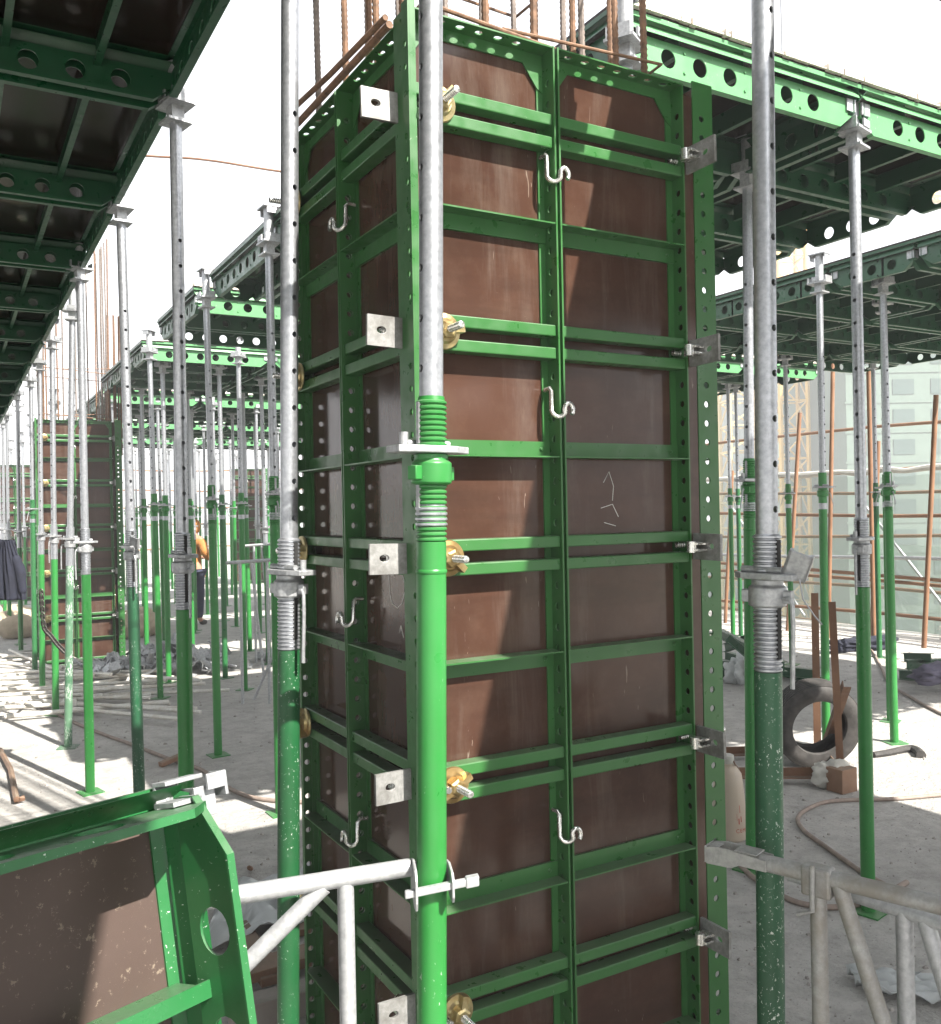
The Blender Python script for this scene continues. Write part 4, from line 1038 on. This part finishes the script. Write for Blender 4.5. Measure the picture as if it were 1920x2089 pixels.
# ------------------------------------------------------------------ timber, sheeting near the feet of the column
def plank(p0, p1, w, h_, label, m=TIMBER, roll=0):
    b = MB(); b.beam(p0, p1, w, h_); tag(b.build('plank', m, None, 0, bevel=.003), label, 'plank', 'timber beside the foot of the column')
plank(G(480, 1890, .03), G(560, 2000, .03), .10, .035, 'short reddish plank pointing away beside the dark green tube')
plank(G(500, 1985, .05), G(690, 1930, .05), .12, .04, 'wide pinkish board crossing behind the grey topped prop foot')
plank(G(470, 2075, .045), G(720, 2010, .045), .09, .09, 'grey squared timber lying nearest the camera left of the column', TIMBER_GREY)
plank(G(560, 1905, .02), G(700, 1880, .02), .08, .03, 'narrow pink board farthest back by the column foot')
b = MB(); n_ = 14; q = random.Random(8); pts = {}
c0 = G(555, 1860, .0); 
for i in range(n_):
    for j in range(n_):
        u = i / (n_ - 1) - .5; v = j / (n_ - 1) - .5; pts[i, j] = c0 + cam(u * .42, v * .62 + u * .25) + Vector((0, 0, .03 + .07 * abs(math.sin(9 * u + 5 * v)) * (1 - abs(v)) + .02 * math.sin(23 * v + 9 * u)))
for i in range(n_ - 1):
    for j in range(n_ - 1): b.face([pts[i, j], pts[i + 1, j], pts[i + 1, j + 1], pts[i, j + 1]])
o = b.build('plastic_sheet', PLASTIC, None, 60, fix=False); so_ = o.modifiers.new('thick', 'SOLIDIFY'); so_.thickness = .003; tag(o, 'crumpled whitish plastic sheet on the floor behind the left bracing frame', 'sheet')
b = MB(); pts = {}; c0 = G(1870, 2030, .0)
for i in range(n_):
    for j in range(n_):
        u = i / (n_ - 1) - .5; v = j / (n_ - 1) - .5; pts[i, j] = c0 + cam(u * .40 , v * .16 - u * .14) + Vector((0, 0, .02 + .03 * abs(math.sin(11 * u + 7 * v)) + .01 * math.sin(29 * v + 9 * u)))
for i in range(n_ - 1):
    for j in range(n_ - 1): b.face([pts[i, j], pts[i + 1, j], pts[i + 1, j + 1], pts[i, j + 1]])
o = b.build('plastic_sheet', PLASTIC, None, 60, fix=False); so_ = o.modifiers.new('thick', 'SOLIDIFY'); so_.thickness = .003; tag(o, 'torn white sheet on the rough floor at the bottom right', 'sheet')

# pebbles, mortar crumbs and shavings over the floor: nobody could count them
b = MB(); q = random.Random(17)
def crumb(c_, s_):
    base = len(b.v); n_ = 5
    for k in range(n_): a = 2 * PI * k / n_ + q.uniform(-.4, .4); b.v.append((c_.x + s_ * math.cos(a) * q.uniform(.6, 1.2), c_.y + s_ * math.sin(a) * q.uniform(.6, 1.2), 0))
    for k in range(n_): b.v.append((b.v[base + k][0] * .6 + c_.x * .4, b.v[base + k][1] * .6 + c_.y * .4, s_ * q.uniform(.5, .9)))
    b.f.append([base + n_ + k for k in range(n_)])
    for k in range(n_): j = (k + 1) % n_; b.f.append([base + k, base + j, base + n_ + j, base + n_ + k])
for k in range(6500):
    Y = 1.7 + 12 * q.random() ** 1.6; X = q.uniform(-.62, .62) * Y; crumb(cam(X, Y), q.choice([.0022, .0025, .003, .003, .004, .005, .009]) * (1 + .08 * Y))
o = b.build('rubble', simple('rubble_grit', (.30, .28, .26), .9, 0, .4, 30), None, 0, fix=False); tag(o, None, None, None, 'stuff')

# ------------------------------------------------------------------ scaffold at the slab edge, nets, crane, blocks beyond
def tube_thing(name, pts, r_, m, label, cat, group):
    o = MB().path(pts, r_, 10).build(name, m, None); tag(o, label, cat, group); return o
UE = 11.2
GS = 'rusty scaffold tubes along the right slab edge'
for k, (zz, nm) in enumerate([(2.28, 'highest long'), (1.66, 'second highest long'), (.80, 'third highest long'), (.68, 'doubled third'), (.22, 'lowest long'), (1.02, 'thin pale')]):
    pts = [Vector((UE + .05 * (k % 2), y, zz + .05 * math.sin(y * .5 + k))) for y in range(0, 34, 2)]
    tube_thing('scaffold_tube', pts, .026, LEDGER if k != 5 else CAST, '%s horizontal scaffold tube along the right slab edge' % nm, 'scaffold tube', GS)
OR2 = ['first', 'second', 'third', 'fourth', 'fifth', 'sixth', 'seventh', 'eighth', 'ninth', 'tenth', 'eleventh', 'twelfth', 'thirteenth', 'fourteenth']
q = random.Random(3)
# uprights measured in the photo (foot pixel, top pixel, distance)
ups = [((1885, 1322), (1910, 806), 10.3), ((1784, 1330), (1772, 750), 11.3), ((1778, 1330), (1792, 900), 11.6), ((1606, 1300), (1632, 842), 13.0), ((1478, 1310), (1494, 960), 14.0), ((1690, 1330), (1700, 700), 12.2), ((1540, 1300), (1546, 930), 13.5)]
for k, (f0, f1, d) in enumerate(ups):
    tube_thing('scaffold_tube', [P(*f0, d), P(*f1, d)], .028, LEDGER, '%s leaning rusty upright of the edge scaffold, counted from the right' % OR2[k], 'scaffold tube', 'leaning uprights of the edge scaffold')
for k, y in enumerate([1.5, 4.5, 6.2]):
    tube_thing('scaffold_tube', [Vector((UE + 1.0, y, -2)), Vector((UE + 1.0, y, 4.6))], .035, LEDGER, 'yellowish outer scaffold pole behind the safety mesh, %s from the right' % OR2[k], 'scaffold tube', 'outer poles behind the mesh')
for k in range(6):
    y0 = 2 + 2.6 * k
    tube_thing('scaffold_tube', [Vector((UE + .4, y0, .05)), Vector((UE + .4, y0 + 1.6, 1.9))], .022, CAST, '%s pale diagonal brace behind the rusty rails, from the right' % OR2[k], 'scaffold tube', 'diagonal braces of the edge scaffold')
for k, zz in enumerate([-.9, -.1, .45, 1.3, 2.0, 2.9]):
    tube_thing('scaffold_tube', [Vector((UE + 1.05 + .04 * (k % 2), y, zz + .07 * math.sin(y * .4 + 2 * k))) for y in range(0, 34, 3)], .026, LEDGER, '%s rusty rail on the outer scaffold beyond the slab edge, from the bottom' % OR2[k], 'scaffold tube', 'outer scaffold rails')
for k in range(9):
    y0 = 2.5 + 1.7 * k
    tube_thing('scaffold_tube', [Vector((UE + 1.1, y0, -2)), Vector((UE + 1.05, y0 + q.uniform(-.3, .3), q.uniform(2.4, 4.4)))], .026, LEDGER, '%s rusty upright of the outer scaffold beyond the slab edge, from the right' % OR2[k], 'scaffold tube', 'outer scaffold uprights')
# scaffold on the far side of the slab, rising left of the column
for j, zz in enumerate([.7, 1.5, 2.1, 2.7, 3.4]):
    pts = [Vector((x, 32.5, zz + .04 * math.sin(x + j))) for x in range(-16, 13, 2)]
    tube_thing('scaffold_tube', pts, .03, LEDGER, '%s horizontal tube of the far scaffold left of the column, from the bottom' % OR2[j], 'scaffold tube', 'far scaffold rails')
for k in range(14):
    x = -16 + 2.0 * k
    tube_thing('scaffold_tube', [Vector((x, 32.6, 0)), Vector((x + q.uniform(-.15, .15), 32.6, q.uniform(3.2, 5.2)))], .03, CAST if k % 2 else LEDGER, '%s upright of the far scaffold, from the left' % OR2[k], 'scaffold tube', 'far scaffold uprights')
def net(p0, p1, z0, z1, label, sag=.05, seed=0):
    me = bpy.data.meshes.new('safety_net'); vs = []; uv = []; fs = []; nx, nz = 60, 8; L = (p1 - p0).length; q = random.Random(seed)
    nn = Vector((p1.y - p0.y, p0.x - p1.x, 0)).normalized()
    for i in range(nx + 1):
        for j in range(nz + 1):
            t = i / nx; s_ = j / nz
            p = lerp(p0, p1, t) + nn * (sag * math.sin(t * 40 + s_ * 3) + sag * math.sin(t * 97)) ; p.z = z0 + (z1 - z0) * s_ + .05 * math.sin(t * 60) * s_
            vs.append(p); uv.append((t * L, (z1 - z0) * s_))
    for i in range(nx):
        for j in range(nz): a = i * (nz + 1) + j; fs.append((a, a + nz + 1, a + nz + 2, a + 1))
    me.from_pydata(vs, [], fs); ul = me.uv_layers.new()
    for l in me.loops: ul.data[l.index].uv = uv[l.vertex_index]
    me.materials.append(NET); me.shade_smooth(); o = bpy.data.objects.new('safety_net', me); COL.objects.link(o); tag(o, label, 'safety net'); return o
net(Vector((UE + .12, -2, 0)), Vector((UE + .12, 33, 0)), -1.2, 2.2, 'pale green safety mesh hung below the top rail at the right slab edge', .05, 1)
net(Vector((UE + 1.1, -2, 0)), Vector((UE + 1.1, 33, 0)), -3.0, 1.2, 'second layer of safety mesh on the outer poles', .04, 2)
b = MB(); pts = [Vector((UE - .06, y * .35, 2.2 + .06 * abs(math.sin(y * 1.3)) )) for y in range(5, 70)]
b.path(pts, lambda t: .03 + .02 * abs(math.sin(60 * t)), 8); tag(b.build('rolled_cloth', CLOTH_W, None), 'white rolled cloth tied along the top scaffold rail', 'cloth')
net(Vector((-16, 32.8, 0)), Vector((12, 32.8, 0)), 0, 2.6, 'pale mesh on the far scaffold left of the column', .05, 3)

PALEB = simple('netted_pale_green_facade', (.085, .125, .10), .9, 0, .10, 2)
PALEW = simple('pale_green_window', (.03, .06, .05), .8, 0, .1, 2)
WALLW = simple('white_wall', (.5, .5, .48), .8, 0, .05, 2)
ROOFB = simple('blue_grey_roof', (.12, .16, .22), .6, 0, .1, 2)
def block(cx, cyy, w, d, h_, rz, rows, cols, label, m=PALEB, z0=-9):
    r = empty('apartment_block', (0, 0, 0)); tag(r, label, 'building'); r.location = cam(cx, cyy, z0); r.rotation_euler = (0, 0, -YAW + rz)
    MB().box(-w / 2, w / 2, 0, d, 0, h_).build('wall', m, r, 0)
    fh = h_ / rows
    for k in range(1, rows): MB().box(-w / 2 - .1, w / 2 + .1, -.06, 0, fh * k - .06, fh * k + .06).build('floor_band', m, r, 0)
    for i in range(cols):
        for k in range(rows):
            x = -w / 2 + w * (i + .5) / cols; MB().box(x - w / cols * .28, x + w / cols * .28, -.05, .02, fh * k + fh * .25, fh * k + fh * .75).build('window', PALEW, r, 0)
    MB().box(-w / 2 - .3, w / 2 + .3, -.3, d + .3, h_, h_ + .4).build('roof', m, r, 0)
block(32.5, 58, 17, 12, 21, .0, 11, 7, 'pale green netted high-rise with rows of dark windows at the right edge')
block(42, 95, 24, 14, 33, .05, 10, 7, 'second pale netted high-rise farther behind the first')
r = empty('shed', cam(27, 62, -9)); r.rotation_euler = (0, 0, -YAW); tag(r, 'small white gabled shed beyond the slab edge', 'shed')
MB().box(-2.6, 2.6, 0, 6, 0, 9).build('wall', WALLW, r, 0); b = MB(); b.prism([(-3, 9), (3, 9), (0, 11)], -.3, 6.3); b.build('roof', WALLW, r, 0)
r = empty('site_hut', cam(21, 70, -9)); r.rotation_euler = (0, 0, -YAW + .1); tag(r, 'low site hut with a blue grey roof far beyond the edge', 'hut')
MB().box(-9, 9, 0, 8, 0, 3).build('wall', WALLW, r, 0); b = MB(); b.prism([(-9.4, 3), (9.4, 3), (9.0, 5.2), (-9.0, 5.2)], -.4, 8.4); b.build('roof', ROOFB, r, 0)
# tower crane
def lattice(b, base, top, w, n_, u, v):
    d = (top - base); c = [(-1, -1), (1, -1), (1, 1), (-1, 1)]
    P_ = lambda t, k: base + d * t + u * (c[k % 4][0] * w / 2) + v * (c[k % 4][1] * w / 2)
    for k in range(4): b.beam(P_(0, k), P_(1, k), .22, .22)
    for i in range(n_):
        for k in range(4):
            b.beam(P_(i / n_, k), P_((i + 1) / n_, k + 1) , .10, .10); b.beam(P_(i / n_, k), P_(i / n_, k + 1), .10, .10)
cr = empty('tower_crane', cam(22.5, 64, -9)); tag(cr, 'yellow lattice tower crane mast in the distance behind the scaffold', 'crane')
b = MB(); lattice(b, Vector((0, 0, 0)), Vector((0, 0, 34)), 1.9, 17, XH, YH); b.build('mast', YELLOW, cr, 0)
b = MB(); lattice(b, Vector((0, 0, 34)) - XH * 8 - YH * 3, Vector((0, 0, 34)) + XH * 38 + YH * 12, 1.4, 24, Vector((0, 0, 1)), YH); b.build('jib', YELLOW, cr, 0)
b = MB(); b.box(-1, 1, -1, 1, 33, 35.5); b.build('cab', YELLOW, cr, 0)
r = empty('hoist_mast', cam(19.8, 66, -9)); tag(r, 'thinner pale yellow lattice hoist mast left of the crane', 'hoist')
b = MB(); lattice(b, Vector((0, 0, 0)), Vector((0, 0, 22)), 2.6, 12, XH, YH); b.build('mast', simple('pale_hoist_yellow', (.42, .32, .12), .6, 0, .1), r, 0)

# ------------------------------------------------------------------ worker, hanging jacket, chain
def skin_body(name, nodes, edges, m, parent=None, levels=2, extra=None):
    me = bpy.data.meshes.new(name); me.from_pydata([n_[0] for n_ in nodes], edges, []); o = bpy.data.objects.new(name, me); COL.objects.link(o)
    md = o.modifiers.new('skin', 'SKIN'); md.use_smooth_shade = True
    sv = me.skin_vertices[0].data
    for i, n_ in enumerate(nodes): sv[i].radius = n_[1] if isinstance(n_[1], tuple) else (n_[1], n_[1]); sv[i].use_root = (i == 0)
    ss = o.modifiers.new('sub', 'SUBSURF'); ss.levels = levels; ss.render_levels = levels
    me.materials.append(m)
    if parent: o.parent = parent
    return o
wp = cam(-4.60, 15.1)
wk = empty('person', wp, -YAW - .5); tag(wk, 'worker in an orange hooded jacket and dark trousers, seen from behind between props', 'person')
# local: x right, y away; facing away, left elbow hidden, right forearm raised to the work in front
body = [((0, 0, .93), (.13, .10)), ((0, 0, 1.10), (.125, .09)), ((0, .01, 1.28), (.155, .10)), ((0, .01, 1.42), (.13, .085)), ((0, .02, 1.50), .055), ((0, .035, 1.57), .075), ((0, .04, 1.66), (.085, .10)), ((0, .04, 1.73), .06),
 ((.19, .01, 1.40), .06), ((.27, -.02, 1.20), .048), ((.20, .16, 1.08), .038), ((.13, .24, 1.10), .026),
 ((-.19, .01, 1.40), .06), ((-.27, .0, 1.16), .048), ((-.20, .18, 1.06), .038), ((-.13, .25, 1.08), .026),
 ((.10, 0, .88), .095), ((.11, .02, .50), .062), ((.12, -.01, .09), .042), ((.125, .12, .04), .035),
 ((-.10, 0, .88), .095), ((-.13, .05, .50), .062), ((-.14, .0, .09), .042), ((-.15, .13, .04), .035)]
be = [(0, 1), (1, 2), (2, 3), (3, 4), (4, 5), (5, 6), (6, 7), (3, 8), (8, 9), (9, 10), (10, 11), (3, 12), (12, 13), (13, 14), (14, 15), (0, 16), (16, 17), (17, 18), (18, 19), (0, 20), (20, 21), (21, 22), (22, 23)]
skin_body('body', body, be, SKIN, wk)
up_ = lambda v, k=.022: tuple(x + k for x in v) if isinstance(v, tuple) else v + k
jk = [(body[i][0], up_(body[i][1])) for i in (0, 1, 2, 3)] + [(body[8][0], up_(.06)), (body[9][0], up_(.048)), ((.205, .14, 1.09), up_(.038)), (body[12][0], up_(.06)), (body[13][0], up_(.048)), ((-.205, .16, 1.07), up_(.038)), ((0, 0, .80), (.165, .125))]
skin_body('jacket', jk, [(0, 1), (1, 2), (2, 3), (3, 4), (4, 5), (5, 6), (3, 7), (7, 8), (8, 9), (0, 10)], ORANGE, wk)
skin_body('hood', [((0, .03, 1.50), .085), ((0, .035, 1.60), .105), ((0, .035, 1.69), .105), ((0, .03, 1.76), .05)], [(0, 1), (1, 2), (2, 3)], ORANGE, wk)
tr = [((0, 0, .92), (.15, .115)), ((.10, 0, .84), .108), ((.11, .02, .50), .078), ((.12, -.01, .10), .062), ((-.10, 0, .84), .108), ((-.13, .05, .50), .078), ((-.14, .0, .10), .062)]
skin_body('trousers', tr, [(0, 1), (1, 2), (2, 3), (0, 4), (4, 5), (5, 6)], JEANS, wk)
for sx in (.125, -.145): skin_body('boot', [((sx, 0, .06), .055), ((sx, .07, .045), .05), ((sx, .15, .035), .04)], [(0, 1), (1, 2)], BOOT, wk)
# face on the far side of the hood
b = MB(); b.lathe([(.004, 0), (.016, .02), (.012, .045)], 10, lambda p: Vector((p.x, .135 + p.y, 1.60 + p.z * .8))); b.build('nose', SKIN, wk)
# fingers
for sx in (1, -1):
    for k in range(4):
        x0 = sx * (.125 - .014 * k); MB().path([(x0, .25, 1.10), (x0, .285, 1.105), (x0 - sx * .004, .31, 1.09 - .003 * k), (x0 - sx * .006, .312, 1.068)], .008, 8).build('finger', SKIN, wk)
    MB().path([(sx * .10, .235, 1.11), (sx * .085, .26, 1.12), (sx * .078, .285, 1.11)], .0095, 8).build('thumb', SKIN, wk)

# dark jacket hung on the props at the left edge
r = empty('hanging_jacket', P(18, 1165, 7.6)); r.rotation_euler = (0, 0, -YAW); tag(r, 'dark navy jacket hanging from a prop at the left edge of the photo', 'jacket')
bm = bmesh.new(); bmesh.ops.create_grid(bm, x_segments=26, y_segments=26, size=1)
for v in bm.verts:
    u, w = v.co.x, (v.co.y + 1) / 2
    half = .05 + .12 * min(1, (1 - w) * 1.6) ; x = u * half * (1.15 if u < 0 else .85); 
    v.co = Vector((x, -.05 * (1 - u * u) - .02 * math.sin(9 * u) * (1 - w) - .01 * math.sin(23 * u + 6 * w), -.24 + .50 * w))
me = bpy.data.meshes.new('jacket_cloth'); bm.to_mesh(me); bm.free(); me.materials.append(NAVY); me.shade_smooth()
o = bpy.data.objects.new('jacket_cloth', me); COL.objects.link(o); o.parent = r; md = o.modifiers.new('s', 'SOLIDIFY'); md.thickness = .03
skin_body('sleeve', [((.05, 0, .14), .045), ((.10, -.01, -.02), .04), ((.12, -.01, -.20), .036)], [(0, 1), (1, 2)], NAVY, r)
# chain hanging on the props by the distant column form
ch = empty('chain', P(88, 1200, 7.9)); tag(ch, 'dark chain looped between two props in front of the distant column form', 'chain')
pts = [P(84, 1208, 7.9), P(86, 1240, 7.9), P(90, 1280, 7.9), P(104, 1298, 7.9), P(118, 1316, 7.9), P(132, 1330, 7.9)]
pts = smooth_pts(pts, 6)
b = MB()
for k, p in enumerate(pts[:-1]):
    d = (pts[k + 1] - p); cc = (p + pts[k + 1]) / 2 - ch.location; s_ = YH if k % 2 else XH; s_ = (s_ - d.normalized() * s_.dot(d.normalized())).normalized(); rr = []
    for a in range(13): an = 2 * PI * a / 12; rr.append(cc + d.normalized() * .035 * math.cos(an) + s_ * .018 * math.sin(an))
    b.path(rr, .006, 5, caps=False)
b.build('links', simple('black_chain', (.05, .045, .04), .5, .5), ch)

# chalk scratches on the shaded left face
def chalk(pl, zc, xc, label):
    b = MB()
    for st_ in pl: b.path([Vector((xc + x, DEP - .0006, zc + z)) for x, z in st_], .0011, 4)
    o = b.build('chalk_mark', WHITEM, lp_, 0)
chalk([[(-.05, .0), (-.045, -.05), (-.03, -.075)], [(-.03, .0), (-.01, .015), (.03, .012), (.05, -.02), (.055, -.06)], [(-.02, .0), (-.018, .03)], [(-.03, -.075), (.0, -.085), (.03, -.07), (.045, -.04)], [(.01, -.15), (.02, -.13), (.035, -.16)]], 1.63, .64, 'chalk')
b = MB()
for st_ in [[(0, .02), (.02, .05), (.035, .01), (.03, -.03)], [(-.01, -.05), (.03, -.04), (.05, -.075)], [(0, -.09), (.04, -.10)]]: b.path([Vector((.60 + x, DEP - .0006, 1.85 + z)) for x, z in st_], .0010, 4)
b.build('chalk_mark', WHITEM, fp, 0)

# unseen deck, props and column form added behind the camera for plywood reflections
BN = ['first', 'second', 'third', 'fourth', 'fifth', 'sixth', 'seventh', 'eighth', 'ninth', 'tenth']
for j in range(9):
    for i in range(3): place(SP_R, 1.80 + 1.36 * i, -9.9 + .72 * j, 'added green ribbed panel of the unseen deck far behind the camera, %s row, %s line' % (BN[j], BN[i]), 'added panels far behind the camera')
for j, V in enumerate([-.6, -2.0, -3.4, -5.2, -7.0, -9.2]):
    for i, U in enumerate([1.9, 3.2, 4.6, 6.0]):
        if j == 0 and i == 0: continue
        prop(LA if (i + j) % 2 else LB_, U + rnd.uniform(-.1, .1), V + rnd.uniform(-.15, .15), 'added unseen prop behind the camera, %s row, %s line' % (BN[j], BN[i]), 'added props behind the camera', (0, 0), rnd.uniform(0, 6), True)
far_form(4.2, -8.4, [fp, lp_, rp_, bp_], ['front panel of the added column form behind the camera', 'left panel of the added column form behind the camera', 'right panel of the added column form behind the camera', 'back panel of the added column form behind the camera'], 'panels of the added column form behind the camera')

# unseen panels, props and column form added on the left to darken reflections
for j in range(0, 7):
    V0 = 3.72 + 1.365 * (j - 2)
    for i in range(5, 9): place(SP_LONG, .83 - .93 * (i + 1), V0, 'added panel of the left ceiling, unseen outside the picture, %s row, %s strip' % (BN[j], BN[i]), 'panels of the left ceiling')
for j in range(6):
    for i, U in enumerate([-1.2, -2.6, -4.1, -5.6]): prop(LA, U + rnd.uniform(-.1, .1), 1.0 + 1.36 * j, 'added unseen prop left of the picture, %s row, %s line' % (BN[j], BN[i]), 'added props left of the picture', (0, 0), rnd.uniform(0, 6), True)
far_form(-5.6, 3.2, [fp, rp_], ['front panel of the added column form left of the picture', 'right panel of the added column form left of the picture'], 'panels of the added column form left of the picture')
# haze: the far crane, blocks and scaffold bleach out in bright dusty air
hb = MB(); hb.box(-620, 620, -620, 620, -10, 28); ho = hb.build('haze', BLACK, None, 0); ho['kind'] = 'stuff'
hm = bpy.data.materials.new('dusty_air'); hm.use_nodes = True; ht = hm.node_tree; ht.nodes.remove(ht.nodes['Principled BSDF'])
pv = ht.nodes.new('ShaderNodeVolumePrincipled'); pv.inputs['Color'].default_value = (.95, .96, 1, 1); pv.inputs['Density'].default_value = .0052; pv.inputs['Anisotropy'].default_value = 0
ht.links.new(pv.outputs[0], ht.nodes['Material Output'].inputs['Volume']); ho.data.materials[0] = hm
